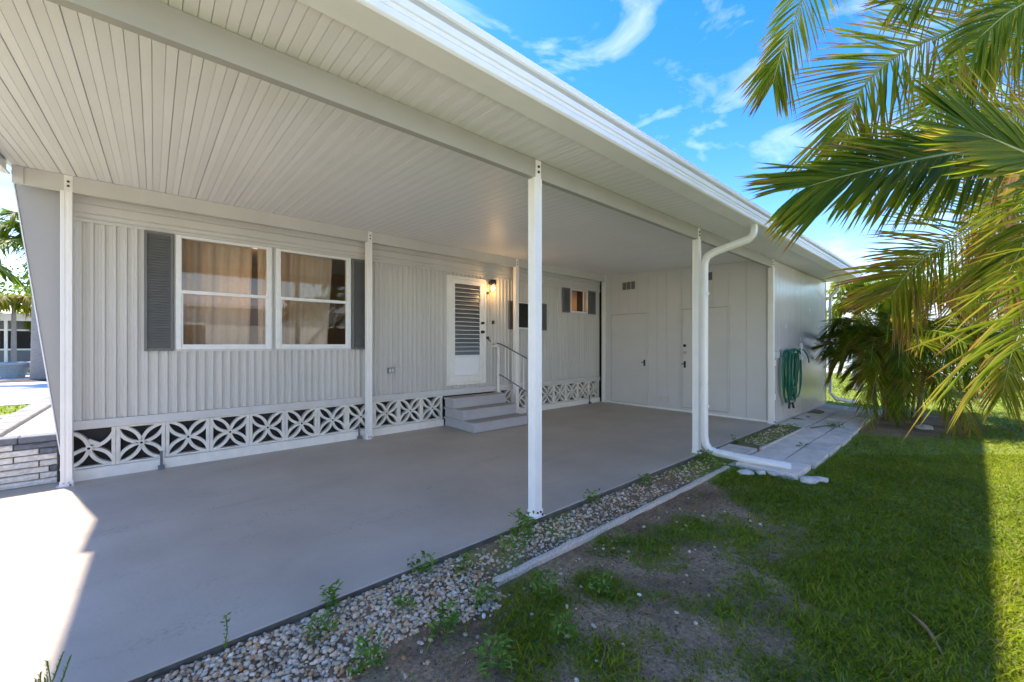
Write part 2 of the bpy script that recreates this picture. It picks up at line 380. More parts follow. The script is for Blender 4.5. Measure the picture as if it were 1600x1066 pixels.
sl = MB().bbox(-16, 8.50, 2.415, 6.40, -.16, 0, .008).build('carport_slab', 'slab'); sl['kind'] = 'structure'
MB().box(-16, 8.49, 2.411, 2.4148, -.16, -.006).build('slab_edge', 'slabside', sl)
ORG[sl.name] = Vector((0, 0, 0))
MB().box(-60, 40, 15.8, 33, GZ - .1, GZ + .02).build('street', 'street', kind='structure')
MB().box(-40, -1.6, 13.2, 13.6, GZ - .1, GZ + .025).build('pavement', 'street', kind='structure')
MB().box(-30, 40, -7.4, -3.7, GZ - .1, GZ + .03).build('bounce_driveway', 'bounce', kind='structure')  # unseen concrete behind the camera, added to bounce sunlight under the carport

# ------------------------------------------------------------------ carport
SL = .0465
def zc(y): return 3.013 + SL * (y - 2.475)
RX0, RX1 = -1.03, 12.75
cp = thing('carport', (3.7, 4.3, 0), 'long white aluminium carport roof on square posts beside the mobile home', 'carport')
# ceiling strips: one shared mesh per width
def strip_mesh(wd, mt):
    a = math.atan(SL); Lh = (6.38 - 1.985) / math.cos(a); m_ = MB(); c = .0026
    prof = [(-wd / 2 + c + .0006, 0), (wd / 2 - c - .0006, 0), (wd / 2 - .0006, .0045), (wd / 2 - .0006, .02), (-wd / 2 + .0006, .02), (-wd / 2 + .0006, .0045)]
    m_.prism([(p[0], p[1]) for p in prof], 'y', 0, Lh); return m_.mesh('ceiling_strip', mt)
wA, wB = .0505, .0575; smA, smB = strip_mesh(wA, 'ceil'), strip_mesh(wB, 'ceil2')
x = RX0; i = 0
while x < RX1 - .03:
    wd, sm = ((wA, smA), (wB, smB))[i % 2]
    place('ceiling_strip', sm, cp, (x + wd / 2, 1.985, zc(1.985) + random.uniform(0, .0012)), (math.atan(SL), random.uniform(-.018, .018), 0)); x += wd; i += 1
b = MB(); y0, y1 = 1.96, 6.5
b.prism([(y0, zc(y0) + .022), (y1, zc(y1) + .022), (y1, zc(y1) + .075), (y0, zc(y0) + .075)], 'x', RX0 - .02, RX1)
b.build('roof_panel', 'nroof', cp)
# gutter and fascia profile
g = MB()
prof = [(1.99, 2.978), (1.822, 2.978), (1.812, 2.984), (1.806, 2.99), (1.806, 3.022), (1.813, 3.026), (1.806, 3.030), (1.806, 3.052), (1.797, 3.058), (1.797, 3.098), (1.806, 3.103), (1.838, 3.106), (1.838, 3.121),
        (1.792, 3.123), (1.782, 3.130), (1.782, 3.172), (1.79, 3.178), (1.83, 3.182), (1.99, 3.17)]
g.prism(prof, 'x', RX0 - .07, RX1 + .02); gut = g.build('gutter', 'white', cp)
MB().prism([(1.83, zc(1.83) - .105), (6.10, zc(6.1) - .105), (6.10, zc(6.1) + .09), (1.83, zc(1.83) + .09)], 'x', RX0 - .055, RX0 - .025).build('end_fascia', 'white', cp)
MB().prism([(1.83, zc(1.83) - .108), (6.10, zc(6.1) - .108), (6.10, zc(6.1) - .09), (1.83, zc(1.83) - .09)], 'x', RX0 - .024, RX0 - .004).build('end_fascia_lip', 'white', cp)
MB().prism([(1.99, zc(1.99) - .02), (2.3, zc(2.3) - .02), (2.3, zc(2.3) + .09), (1.99, zc(1.99) + .09)], 'x', RX1 + .003, RX1 + .03).build('end_fascia', 'white', cp)
# beams
def beam(y, x0, x1, h, mt='beam'):
    t = zc(y) - .003; bt = t - h
    prof = [(y - .027, bt), (y + .027, bt), (y + .027, bt + .012), (y + .022, bt + .015), (y + .022, t), (y - .022, t), (y - .022, bt + .015), (y - .027, bt + .012)]
    o = MB().prism(prof, 'x', x0, x1).build('beam', mt, cp); return bt
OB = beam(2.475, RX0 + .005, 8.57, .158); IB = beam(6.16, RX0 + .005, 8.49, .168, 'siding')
MB().box(RX0 - .0, RX0 + .075, 6.128, 6.1345, IB - .004, zc(6.16) - .004).build('beam_splice', 'siding', cp)
# posts
PX = [-.67, 2.48, 5.52, 8.50]
def post(x, y, bt, x_plate=0.0, hw=.043):
    t = zc(y) - .006
    m_ = MB(); g_ = .004; q = .012
    sec = []
    for sx, sy in ((-1, -1), (1, -1), (1, 1), (-1, 1)): pass
    s_ = hw; poly = [(-s_ + .004, -s_), (-q, -s_), (-q + .003, -s_ + g_), (q - .003, -s_ + g_), (q, -s_), (s_ - .004, -s_), (s_, -s_ + .004), (s_, s_ - .004), (s_ - .004, s_), (-s_ + .004, s_), (-s_, s_ - .004),
                     (-s_, q), (-s_ + g_, q - .003), (-s_ + g_, -q + .003), (-s_, -q), (-s_, -s_ + .004)]
    m_.prism([(x + a, y + c) for a, c in poly], 'z', .003, bt - .001)
    o = m_.build('post', 'post', cp)
    yf = y - .0225
    pl = MB().box(x - .018 + x_plate, x + .043 + x_plate, yf - .006, yf - .0005, bt + .001, t).build('post_bracket', 'post', o)
    for zz in (.055, .10):
        MB().tube([(x + .012 + x_plate, yf - .006, bt + zz), (x + .012 + x_plate, yf - .015, bt + zz)], .011, 8).build('bolt', 'bolt', o)
    bb = MB()
    bb.box(x - hw - .006, x + hw + .006, y - hw - .004, y - hw - .0005, .002, .055); bb.box(x - hw - .012, x + hw + .012, y - hw - .03, y - hw - .004, .002, .006)
    bb.box(x - hw - .004, x - hw - .0005, y - hw, y + hw, .002, .05); bb.box(x - hw - .03, x - hw - .004, y - hw, y + hw, .002, .006)
    bb.build('base_bracket', 'post', o)
    for dx in (-.018, .018): MB().tube([(x + dx, y - hw - .004, .035), (x + dx, y - hw - .013, .035)], .009, 6).build('bolt', 'zinc' if x < 0 else 'bolt', o)
    MB().tube([(x + .03, y - hw - .018, .006), (x + .03, y - hw - .018, .02)], .008, 6).build('bolt', 'bolt', o)
    return o
for x_ in PX: post(x_, 6.16, IB)
for x_ in (2.435, 5.475, 8.50): post(x_, 2.475, OB)
# downspout
ds = MB()
path = [(5.78, 1.875, 2.985), (5.78, 1.875, 2.93), (5.775, 1.885, 2.86), (5.76, 1.93, 2.805), (5.50, 2.25, 2.655), (5.455, 2.33, 2.60), (5.447, 2.355, 2.53), (5.445, 2.36, 2.45), (5.445, 2.36, 1.2), (5.445, 2.36, .24), (5.448, 2.345, .14), (5.455, 2.30, .075), (5.48, 2.22, .045), (5.60, 1.85, .012), (5.69, 1.45, -.012)]
P = [Vector(p) for p in path]; fine = []
for i in range(len(P) - 1):
    fine += [P[i].lerp(P[i + 1], t) for t in ((0, .5) if i not in (7, 8) else (0,))]
fine.append(P[-1])
ds.tube(fine, .03, 16, sec=(.034, .042)); dso = ds.build('downspout', 'spout', cp, smooth=True)
k = MB()
for i in range(7):   # crimped elbow rings
    p = P[5].lerp(P[6], i / 7 * .9); k.tube([p + Vector((0, 0, .0)), p + Vector((-.0005, .001, -.004))], .03, 12, sec=(.0355, .0435))
k.build('elbow_crimps', 'spout', dso, smooth=True)
for zz in (2.1, .62):
    s_ = MB(); s_.box(5.41, 5.485, 2.313, 2.316, zz, zz + .03); s_.build('strap', 'spout', dso)
MB().tube([(12.72, 2.25, 2.98), (12.72, 2.25, 2.8), (12.66, 2.40, 2.6), (12.66, 2.40, .25), (12.7, 2.3, .1), (12.95, 1.95, .03)], .03, 12, sec=(.03, .04)).build('downspout', 'spout', cp, smooth=True)

# ------------------------------------------------------------------ mobile home
WY = 6.31
hm = thing('mobile_home', (4, 7.5, 0), 'cream mobile home with ribbed metal siding and breeze block skirting behind the carport', 'mobile home')
HZ0, HZ1 = .637, 2.765
def siding(x0, x1, z0, z1):
    m_ = MB(); p = .0875; d = .018
    xs_ = [x0]; kk = math.floor(x0 / p)
    for j in range(kk, int(x1 / p) + 2):
        for off in (0, .010, .022, .034, .044, .066, .070, .074): xs_.append(j * p + off)
    def h(xx):
        u = (xx % p)
        if u < .010: return d * u / .010
        if u < .034: return d
        if u < .044: return d * (.044 - u) / .010
        if .066 < u < .074: return -.008
        return 0
    xs_ = sorted(set(round(v, 4) for v in xs_ if x0 <= v <= x1) | {x0, x1})
    vs_ = []
    for xx in xs_: vs_ += [(xx, WY - h(round(xx, 4) + 1e-6), z0), (xx, WY - h(round(xx, 4) + 1e-6), z1)]
    m_.add(vs_, [(2 * j, 2 * j + 2, 2 * j + 3, 2 * j + 1) for j in range(len(xs_) - 1)])
    return m_.build('wall_siding', 'siding', hm)
for a in [(-.66, .222, HZ0, HZ1), (.222, 2.222, HZ0, 1.405), (1.16, 1.28, 1.405, HZ1), (.222, 1.16, 2.735, HZ1), (1.28, 2.222, 2.735, HZ1), (2.222, 3.985, HZ0, HZ1), (3.985, 4.82, HZ0, .72), (3.985, 4.82, 2.685, HZ1), (4.82, 5.62, HZ0, HZ1),
          (5.62, 6.31, HZ0, 1.79), (5.62, 6.31, 2.315, HZ1), (6.31, 7.36, HZ0, HZ1), (7.36, 7.97, HZ0, 2.225), (7.36, 7.97, 2.735, HZ1), (7.97, 8.49, HZ0, HZ1)]: siding(*a)
# cornice with horizontal ribs
c_ = MB(); pr = [(6.36, 2.757), (6.290, 2.757), (6.285, 2.762), (6.285, 2.79), (6.296, 2.80), (6.284, 2.812), (6.284, 2.845), (6.297, 2.857), (6.287, 2.87), (6.287, 2.945), (6.296, 2.957), (6.28, 2.965), (6.28, 3.17), (6.36, 3.17)]
c_.prism(pr, 'x', -.66, 8.49).build('cornice', 'siding', hm)
MB().bbox(-.66, 3.885, 6.287, 6.36, .537, .634, .005).build('skirt_trim', 'trim', hm)
MB().bbox(3.888, 5.12, 6.287, 6.36, .52, .634, .005).build('skirt_trim', 'trim', hm)
MB().bbox(5.123, 8.49, 6.287, 6.36, .537, .634, .005).build('skirt_trim', 'trim', hm)
for a, b_ in ((-.64, 3.885), (5.125, 8.455)): MB().bbox(a, b_, 6.262, 6.40, -.01, .113, .006).build('foundation_curb', 'curb', hm)
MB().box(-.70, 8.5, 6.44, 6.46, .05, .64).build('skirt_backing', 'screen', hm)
# breeze blocks
def block_mesh(broken=False):
    m_ = MB(); s = .209; y0, y1 = -.015, .07; bw = .034
    m_.bbox(-s, -s + bw, y0, y1, -s, s, .004); m_.bbox(s - bw, s, y0, y1, -s, s, .004)
    m_.box(-s + bw, s - bw, y0 + .002, y1, -s, -s + .016)
    if not broken: m_.box(-s + bw, s - bw, y0 + .002, y1, s - .016, s)
    e = s - .010; t = .0165
    for sx in (-1, 1):
        for sz in (-1, 1):
            for side in (-1, 1):
                if broken and sz == 1 and (sx == -1 or side == 1) and not (sx == -1 and side == -1): continue
                D = Vector((sx, sz)).normalized(); N_ = Vector((-D.y, D.x)) * side; Ln = e * math.sqrt(2)
                pts = []
                for i in range(9):
                    u = i / 8; c = D * (Ln * u) + N_ * ((.051 * math.sin(math.pi * u) ** .8))
                    pts.append(c)
                vs_, fs_ = [], []
                for i, c in enumerate(pts):
                    T = (pts[min(i + 1, 8)] - pts[max(i - 1, 0)]).normalized(); n_ = Vector((-T.y, T.x)) * t
                    for q in (c - n_, c + n_):
                        vs_ += [(q.x, y0 + .004, q.y), (q.x, y1 - .004, q.y)]
                for i in range(8):
                    a = i * 4; b2 = a + 4
                    fs_ += [(a, a + 2, b2 + 2, b2), (a + 1, b2 + 1, b2 + 3, a + 3), (a, b2, b2 + 1, a + 1), (a + 2, a + 3, b2 + 3, b2 + 2)]
                m_.add(vs_, fs_)
    m_.tube([(0, y0 + .001, 0), (0, y0 - .003, 0)], .030, 12); m_.tube([(0, y0 - .0025, 0), (0, y0 - .005, 0)], .013, 10, mi=1)  # small dark disc paints the shaded hole at the block centre
    if broken:
        m_.prism([(-.02, .05), (.06, .02), (.085, .045), (.0, .10)], 'y', .0, .04)
    me = m_.mesh('breeze_block', ['block', 'dark']); return me
bm0, bm1 = block_mesh(), block_mesh(True)
bx = -.527; n = 0
while bx < 3.75:
    place('breeze_block', bm1 if n == 0 else bm0, hm, (bx, 6.325, .326 + random.uniform(-.002, .002)), (0, random.uniform(-.006, .006), random.uniform(-.01, .01)))
    bx += .4205; n += 1
bx = 5.335
while bx < 8.4:
    place('breeze_block', bm0, hm, (bx, 6.325, .326), (0, random.uniform(-.006, .006), random.uniform(-.01, .01))); bx += .4205
for xx in (.066, 2.37, 8.02):   # tie-down straps
    s_ = MB(); s_.box(xx - .012, xx + .012, 6.245, 6.258, .02, .21); s_.box(xx - .03, xx + .03, 6.21, 6.262, .0, .03); s_.tube([(xx - .03, 6.235, .035), (xx + .03, 6.235, .035)], .014, 8)
    s_.build('anchor_strap', 'strap', hm)
# end panel with outward leaning front
MB().prism([(-.662, .30), (-.725, .30), (-1.035, 3.02), (-1.05, 3.17), (-.662, 3.17)], 'y', 6.305, 6.345).build('end_panel', 'endp', hm)
MB().prism([(-.727, .30), (-.738, .30), (-1.064, 3.17), (-1.052, 3.17), (-1.037, 3.02)], 'y', 6.296, 6.36).build('edge_trim', 'white', hm)
MB().prism([(-.738, .30), (-.70, .30), (-1.0, 3.17), (-1.064, 3.17)], 'y', 6.362, 10.4).build('end_wall', 'nwall', hm)
MB().box(-.7, 12.5, 10.4, 10.5, .0, 3.2).build('rear_wall', 'siding', hm)
MB().box(12.4, 12.5, 6.47, 10.39, .0, 3.2).build('end_wall', 'siding', hm)
b = MB(); b.prism([(6.03, 3.285), (8.4, 3.60), (10.7, 3.285), (10.7, 3.36), (8.4, 3.70), (6.03, 3.375)], 'x', -1.2, 12.7); b.build('roof', 'nroof', hm)
MB().box(8.52, 12.39, 6.36, 6.44, .0, 3.2).build('wall_core', 'dark', hm)
# rooms behind the windows
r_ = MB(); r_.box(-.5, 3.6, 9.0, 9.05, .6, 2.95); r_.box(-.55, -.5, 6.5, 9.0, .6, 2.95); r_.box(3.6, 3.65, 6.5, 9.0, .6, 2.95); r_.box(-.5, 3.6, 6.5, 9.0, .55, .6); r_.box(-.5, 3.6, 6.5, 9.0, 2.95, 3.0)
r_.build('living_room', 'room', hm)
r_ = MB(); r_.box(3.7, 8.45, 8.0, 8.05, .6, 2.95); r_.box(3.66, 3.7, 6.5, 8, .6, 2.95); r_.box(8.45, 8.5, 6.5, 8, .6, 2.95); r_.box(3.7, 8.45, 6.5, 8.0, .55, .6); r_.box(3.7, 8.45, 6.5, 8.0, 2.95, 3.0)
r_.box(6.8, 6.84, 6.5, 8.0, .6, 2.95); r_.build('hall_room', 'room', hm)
def curtain(x0t, x1t, x0b, x1b, z0, z1, y=6.43, folds=9, amp=.022):
    m_ = MB(); n = folds * 8; vs_ = []; rows = 7
    for r__ in range(rows + 1):
        v = r__ / rows; z = z1 + (z0 - z1) * v
        for i in range(n + 1):
            u = i / n; xx = (x0t + (x0b - x0t) * v) + u * ((x1t + (x1b - x1t) * v) - (x0t + (x0b - x0t) * v))
            ph = u * folds * 2 * math.pi + .8 * math.sin(u * 7)
            vs_.append((xx, y + amp * math.sin(ph) * (.55 + .45 * math.sin(u * 5.3 + 1)) + .006 * math.sin(3 * ph + v * 2), z))
    m_.add(vs_, [(r__ * (n + 1) + i, (r__ + 1) * (n + 1) + i, (r__ + 1) * (n + 1) + i + 1, r__ * (n + 1) + i + 1) for r__ in range(rows) for i in range(n)])
    return m_
def window(x0, x1, z0, z1, fw=.055, rail=None, slider=False):
    wn = MB(); y0, y1 = 6.272, 6.36
    wn.bbox(x0, x0 + fw, y0, y1, z0, z1, .005); wn.bbox(x1 - fw, x1, y0, y1, z0, z1, .005)
    wn.box(x0 + fw, x1 - fw, y0 + .003, y1, z1 - fw * .55, z1 - .002); wn.box(x0 + fw, x1 - fw, y0 + .003, y1, z0 + .002, z0 + fw * .7)
    o = wn.build('window', 'frame', hm)
    fl = MB(); e = .012
    fl.box(x0 - e, x1 + e, 6.290, 6.294, z0 - e - .012, z0 - .001); fl.box(x0 - e, x0 - .001, 6.290, 6.294, z0, z1); fl.box(x1 + .001, x1 + e, 6.290, 6.294, z0, z1)
    fl.build('mounting_flange', 'trim', o)
    gz0, gz1, gx0, gx1 = z0 + fw * .7, z1 - fw * .55, x0 + fw, x1 - fw
    if rail:
        MB().bbox(gx0 - .004, gx1 + .004, 6.266, 6.30, rail - .022, rail + .020, .004).build('meeting_rail', 'frame', o)
        sh = MB()
        for a, b2 in ((gx0, gx0 + .014), (gx1 - .014, gx1)): sh.box(a, b2, 6.284, 6.302, gz0, rail - .022)
        sh.box(gx0 + .014, gx1 - .014, 6.284, 6.302, gz0, gz0 + .022); sh.build('lower_sash', 'frame', o)
        MB().box(gx0 + .014, gx1 - .014, 6.292, 6.295, gz0 + .022, rail - .022).build('pane', 'glass', o)
        MB().box(gx0, gx1, 6.315, 6.318, rail + .02, gz1).build('pane', 'glass', o)
    else:
        MB().box(gx0, gx1, 6.30, 6.303, gz0, gz1).build('pane', 'glass', o)
        if slider: MB().box(gx1 - .13, gx1 - .10, 6.285, 6.31, gz0, gz1).build('sash_bar', 'frame', o)
    return o
def shutter(x0, x1, z0, z1, nm='shutter'):
    fr = MB(); y0, y1 = 6.262, 6.293; fw = .030
    fr.bbox(x0, x0 + fw, y0, y1, z0, z1, .004); fr.bbox(x1 - fw, x1, y0, y1, z0, z1, .004)
    fr.box(x0 + fw, x1 - fw, y0 + .002, y1, z0, z0 + fw); fr.box(x0 + fw, x1 - fw, y0 + .002, y1, z1 - fw, z1)
    o = fr.build('shutter', 'shutter', hm)
    s_ = MB(); z = z0 + fw
    s_.box(x0 + fw, x1 - fw, 6.287, 6.292, z0 + fw, z1 - fw)
    while z < z1 - fw - .02:
        s_.add([(x0 + fw, 6.267, z + .002), (x1 - fw, 6.267, z + .002), (x1 - fw, 6.286, z + .030), (x0 + fw, 6.286, z + .030), (x0 + fw, 6.2685, z - .002), (x1 - fw, 6.2685, z - .002)], [(0, 1, 2, 3), (4, 5, 1, 0)]); z += .0305
    s_.build('louvres', 'shutter', o, kind='stuff')
    return o
w1 = window(.193, 1.198, 1.385, 2.755, .058, 2.08); w2 = window(1.249, 2.251, 1.385, 2.755, .058, 2.08)
shutter(-.085, .178, 1.37, 2.757); shutter(2.266, 2.53, 1.37, 2.757)
curtain(.16, 1.01, .16, .96, 1.2, 2.80, 6.46, 6, .075).build('curtain', 'curtain', w1, smooth=True)
curtain(1.06, 1.30, 1.07, 1.30, 1.2, 2.80, 6.46, 3, .02).build('curtain', 'curtain', w1, smooth=True)
curtain(1.26, 2.05, 1.26, 1.96, 1.2, 2.80, 6.46, 6, .07).build('curtain', 'curtain', w2, smooth=True)
w3 = window(5.60, 6.33, 1.775, 2.33, .035, None, True); shutter(5.42, 5.585, 1.755, 2.34); shutter(6.345, 6.53, 1.755, 2.34)
w4 = window(7.34, 7.99, 2.21, 2.75, .035, None, True); shutter(7.07, 7.325, 2.19, 2.76); shutter(8.005, 8.29, 2.19, 2.76)
curtain(7.36, 7.75, 7.36, 7.75, 2.1, 2.8, 6.42, 4, .012).build('curtain', 'curtain', w4, smooth=True)
# the lamp lit inside, behind the far small window
l2 = MB(); l2.lathe([(.001, -.05), (.03, -.04), (.045, 0), (.03, .04), (.001, .05)], (.86, 6.78, 2.17), 12); l2.build('room_lamp', emis('living_bulb', (1, .55, .2), 12), hm, smooth=True)
l3 = bpy.data.lights.new('living_light', 'POINT'); l3.energy = 3; l3.color = (1, .78, .56); l3.shadow_soft_size = .2; l4 = bpy.data.objects.new('living_light', l3); COL.objects.link(l4); l4.parent = hm; l4.location = Vector((1.2, 7.4, 2.5)) - ORG[hm.name]
lb = MB(); lb.lathe([(.001, -.05), (.035, -.04), (.05, 0), (.035, .04), (.001, .05)], (7.62, 6.60, 2.42), 12); lb.build('room_lamp', emis('room_bulb', (1, .40, .10), 5), hm, smooth=True)
# door
dr = MB(); dx0, dx1, dz0, dz1 = 3.962, 4.845, .70, 2.70; y0 = 6.268
for a in ((dx0, dx0 + .05, dz0, dz1), (dx1 - .05, dx1, dz0, dz1)): dr.bbox(a[0], a[1], y0, 6.36, a[2], a[3], .005)
dr.box(dx0 + .05, dx1 - .05, y0 + .002, 6.36, dz1 - .05, dz1 - .001); dr.box(dx0 + .05, dx1 - .05, y0 + .002, 6.36, dz0 + .001, dz0 + .04)
door = dr.build('door', 'door', hm)
lf = MB(); ax0, ax1 = 4.014, 4.793; gx0, gx1 = 4.131, 4.700
lf.bbox(ax0, gx0, 6.276, 6.325, .742, 2.648, .004); lf.bbox(gx1, ax1, 6.276, 6.325, .742, 2.648, .004)
lf.box(gx0, gx1, 6.278, 6.325, 2.566, 2.647); lf.box(gx0, gx1, 6.278, 6.325, .743, .868); lf.box(gx0, gx1, 6.278, 6.325, 1.215, 1.245)
lf.build('door_leaf', 'door', door)
MB().bbox(gx0 + .002, gx1 - .002, 6.288, 6.315, .870, 1.213, .004).build('kick_panel', 'kick', door)
nj = 17; ph = (2.566 - 1.245) / nj
for i in range(nj):
    z = 1.245 + i * ph; m_ = MB()
    m_.add([(gx0, 6.283, z - .002), (gx1, 6.283, z - .002), (gx1, 6.305, z + ph + .004), (gx0, 6.305, z + ph + .004), (gx0, 6.287, z - .002), (gx1, 6.287, z - .002), (gx1, 6.309, z + ph + .004), (gx0, 6.309, z + ph + .004)],
           [(0, 1, 2, 3), (7, 6, 5, 4), (0, 4, 5, 1), (2, 6, 7, 3)])
    o = m_.build('pane', 'jal', door); MB().box(gx0, gx1, 6.2795, 6.2825, z - .006, z + .004).build('pane_edge', 'frame', o)
curtain(4.10, 4.73, 4.10, 4.73, 1.2, 1.98, 6.40, 5, .015).build('inner_curtain', 'frame', door, smooth=True)
for zz, rr in ((1.857, .026), (1.685, .032)):
    kn = MB(); kn.tube([(4.747, 6.276, zz), (4.747, 6.268, zz)], rr, 14); kn.tube([(4.747, 6.268, zz), (4.747, 6.245, zz), (4.747, 6.235, zz), (4.747, 6.215, zz)], [.012, .012, rr * .85, rr * .7], 14)
    kn.build('knob', 'bolt', door, smooth=True)
for zz in (2.42, 1.55):
    c_ = MB(); c_.box(4.86, 4.90, 6.25, 6.29, zz, zz + .05); c_.tube([(4.85, 6.262, zz + .03), (4.95, 6.262, zz + (.06 if zz > 2 else -.05))], .009, 6); c_.build('door_hook', 'bolt', door)
# wall fittings
pl_ = thing('porch_light', (4.95, 6.20, 2.62), 'lit porch lamp with black cap and glass jar beside the door', 'lamp')
m_ = MB(); m_.lathe([(.001, .10), (.055, .098), (.062, .07), (.062, .02), (.05, .0), (.001, .0)], (4.95, 6.19, 2.60), 18); m_.tube([(4.95, 6.235, 2.65), (4.95, 6.288, 2.65)], .04, 14); m_.build('cap', 'black', pl_, smooth=False)
m_ = MB(); m_.lathe([(.045, 0), (.056, -.03), (.062, -.07), (.054, -.12), (.03, -.145), (.001, -.15)], (4.95, 6.19, 2.60), 18); m_.build('glass_jar', glassmat('jar_glass', (1, .93, .8), .15, fac=.12), pl_, smooth=True)
m_ = MB(); m_.lathe([(.001, 0), (.02, -.01), (.03, -.05), (.022, -.085), (.001, -.10)], (4.95, 6.19, 2.595), 14); m_.build('bulb', emis('bulb_glow', (1, .62, .28), 5.0), pl_, smooth=True)
ld = bpy.data.lights.new('bulb_light', 'POINT'); ld.energy = 1.3; ld.color = (1, .66, .35); ld.shadow_soft_size = .03
lo = bpy.data.objects.new('bulb_light', ld); COL.objects.link(lo); lo.parent = pl_; lo.location = (0, -.075, -.09)
sw = thing('switch_box', (5.022, 6.30, 1.85), 'small dark switch box on the siding below the porch lamp', 'switch box')
MB().bbox(4.998, 5.046, 6.262, 6.298, 1.845, 1.915, .004).build('box', 'bolt', sw); MB().tube([(4.97, 6.292, 1.88), (4.965, 6.289, 2.2), (4.95, 6.287, 2.55)], .005, 6).build('cable', 'trim', sw)
ot = thing('wall_outlet', (2.9, 6.30, 1.02), 'grey double outlet box low on the siding left of the door', 'outlet')
MB().bbox(2.845, 2.958, 6.272, 6.297, .98, 1.066, .004).build('cover_plate', 'strap', ot)
for a in (2.855, 2.905): MB().bbox(a, a + .042, 6.262, 6.2715, .99, 1.056, .003).build('flap', 'trim', ot)

# ------------------------------------------------------------------ entry steps and railing
st = thing('entry_steps', (4.5, 5.8, 0), 'three grey painted wooden steps leading up to the white door', 'steps')
lv = [(.16, 5.35, 6.26), (.33, 5.65, 6.26), (.50, 5.95, 6.26)]
for k_, (z, yf, yb) in enumerate(lv):
    z0 = 0.002 if k_ == 0 else lv[k_ - 1][0]
    MB().bbox(3.905, 5.095, yf + .022, yb, z0, z - .028, .005).build('riser', 'step', st)
    c = .05
    t_ = MB().prism([(3.88, yf + c), (3.88 + c, yf), (5.12 - c, yf), (5.12, yf + c), (5.12, yb), (3.88, yb)], 'z', z - .027, z).build('tread', 'step', st)
    ye = (lv[k_ + 1][1] + .02) if k_ < 2 else 6.255
    MB().prism([(3.93, yf + .045 + c), (3.93 + c, yf + .045), (5.07 - c, yf + .045), (5.07, yf + .045 + c), (5.07, ye), (3.93, ye)], 'z', z + .0005, z + .004).build('tread_mat', 'tread', t_)
rl = thing('stair_railing', (5.14, 5.8, 0), 'metal handrail with thin white balusters on the right side of the steps', 'railing')
X = 5.145
MB().bbox(5.075, 5.115, 6.19, 6.225, .504, 1.45, .003).build('upper_post', 'post', rl)
MB().bbox(X - .02, X + .02, 5.40, 5.44, .003, 1.19, .003).build('newel_post', 'endp', rl)
MB().tube([(X - .05, 6.24, 1.462), (X - .03, 6.19, 1.462), (X, 6.10, 1.425), (X, 5.38, 1.165)], .014, 8).build('top_rail', 'strap', rl, smooth=True)
MB().tube([(X - .05, 6.22, .86), (X, 6.10, .815), (X, 5.42, .57)], .012, 8).build('bottom_rail', 'strap', rl, smooth=True)
for i in range(6):
    y = 5.53 + i * .105; f = (y - 5.38) / (6.10 - 5.38)
    MB().tube([(X, y, .57 + (y - 5.42) * .36), (X, y, 1.165 + f * .26)], .007, 6).build('baluster', 'post', rl)
MB().box(4.99, 5.10, 6.19, 6.285, 1.40, 1.43).build('wall_bracket', 'post', rl)

# ------------------------------------------------------------------ storage shed
sh = thing('storage_shed', (10.5, 4.3, 0), 'grey panelled storage shed closing the far end of the carport', 'shed')
edges = [6.13, 5.96, 5.72, 5.483, 5.23, 4.978, 4.745, 4.512, 4.184, 3.86, 3.532, 3.232, 2.906, 2.56]
for a, b2 in zip(edges[1:], edges[:-1]):
    m_ = MB(); d = .006
    m_.add([(8.523 + d, a + .001, .045), (8.523, a + .007, .045), (8.523, b2 - .007, .045), (8.523 + d, b2 - .001, .045), (8.523 + d, a + .001, 3.18), (8.523, a + .007, 3.18), (8.523, b2 - .007, 3.18), (8.523 + d, b2 - .001, 3.18)],
           [(0, 4, 5, 1), (1, 5, 6, 2), (2, 6, 7, 3)])
    m_.build('wall_panel', 'shed', sh)
MB().box(8.535, 8.56, 2.53, 6.25, .0, 3.2).build('wall_core', 'shed', sh)
MB().box(8.508, 8.53, 2.53, 6.11, .001, .044).build('sill', 'post', sh)
MB().prism([(2.53, zc(2.53) - .055), (6.1, zc(6.1) - .055), (6.1, zc(6.1) - .022), (2.53, zc(2.53) - .022)], 'x', 8.512, 8.5215).build('head_trim', 'shed', sh)
MB().box(8.514, 8.522, 4.955, 4.985, 2.19, 3.09).build('seam_batten', 'shed', sh)
def sdoor(ya, yb, z0, z1, hinge_left, nm):
    m_ = MB().bbox(8.506, 8.522, ya, yb, z0, z1, .004); o = m_.build('door', 'shed', sh)
    t_ = MB()
    t_.box(8.500, 8.5195, yb + .006, yb + .034, z0, z1 + .03); t_.box(8.500, 8.5195, ya - .034, ya - .006, z0, z1 + .03); t_.box(8.5005, 8.5195, ya - .006, yb + .006, z1 + .007, z1 + .034)
    t_.build('door_trim', 'shed', o)
    MB().box(8.5205, 8.5222, ya - .0055, yb + .0055, z0 - .006, z1 + .0065).build('door_gap_shade', 'dark', o)  # thin dark sheet behind the door paints the shade in its gap
    yh = (yb if hinge_left else ya)
    for zz in (.45, z1 - .35):
        MB().tube([(8.503, yh, zz), (8.503, yh, zz + .09)], .009, 6).build('hinge', 'shed', o)
    yk = (ya + .06) if hinge_left else (yb - .06)
    h_ = MB(); zz = .95; h_.bbox(8.496, 8.506, yk - .022, yk + .022, zz, zz + .14, .003); h_.tube([(8.496, yk, zz + .09), (8.46, yk, zz + .09), (8.458, yk + .05, zz + .075)], .010, 8); h_.build('handle', 'bolt', o)
    return o
sdoor(4.99, 5.95, .055, 2.165, True, 'a')
d2 = sdoor(3.235, 4.158, .105, 2.19, False, 'b')
for zz in (1.42, 1.27):
    k_ = MB(); k_.tube([(8.506, 4.10, zz), (8.492, 4.10, zz)], .032, 14); k_.tube([(8.492, 4.10, zz), (8.478, 4.10, zz)], .014, 10); k_.build('deadbolt', 'zinc' if zz < 1.3 else 'bolt', d2)
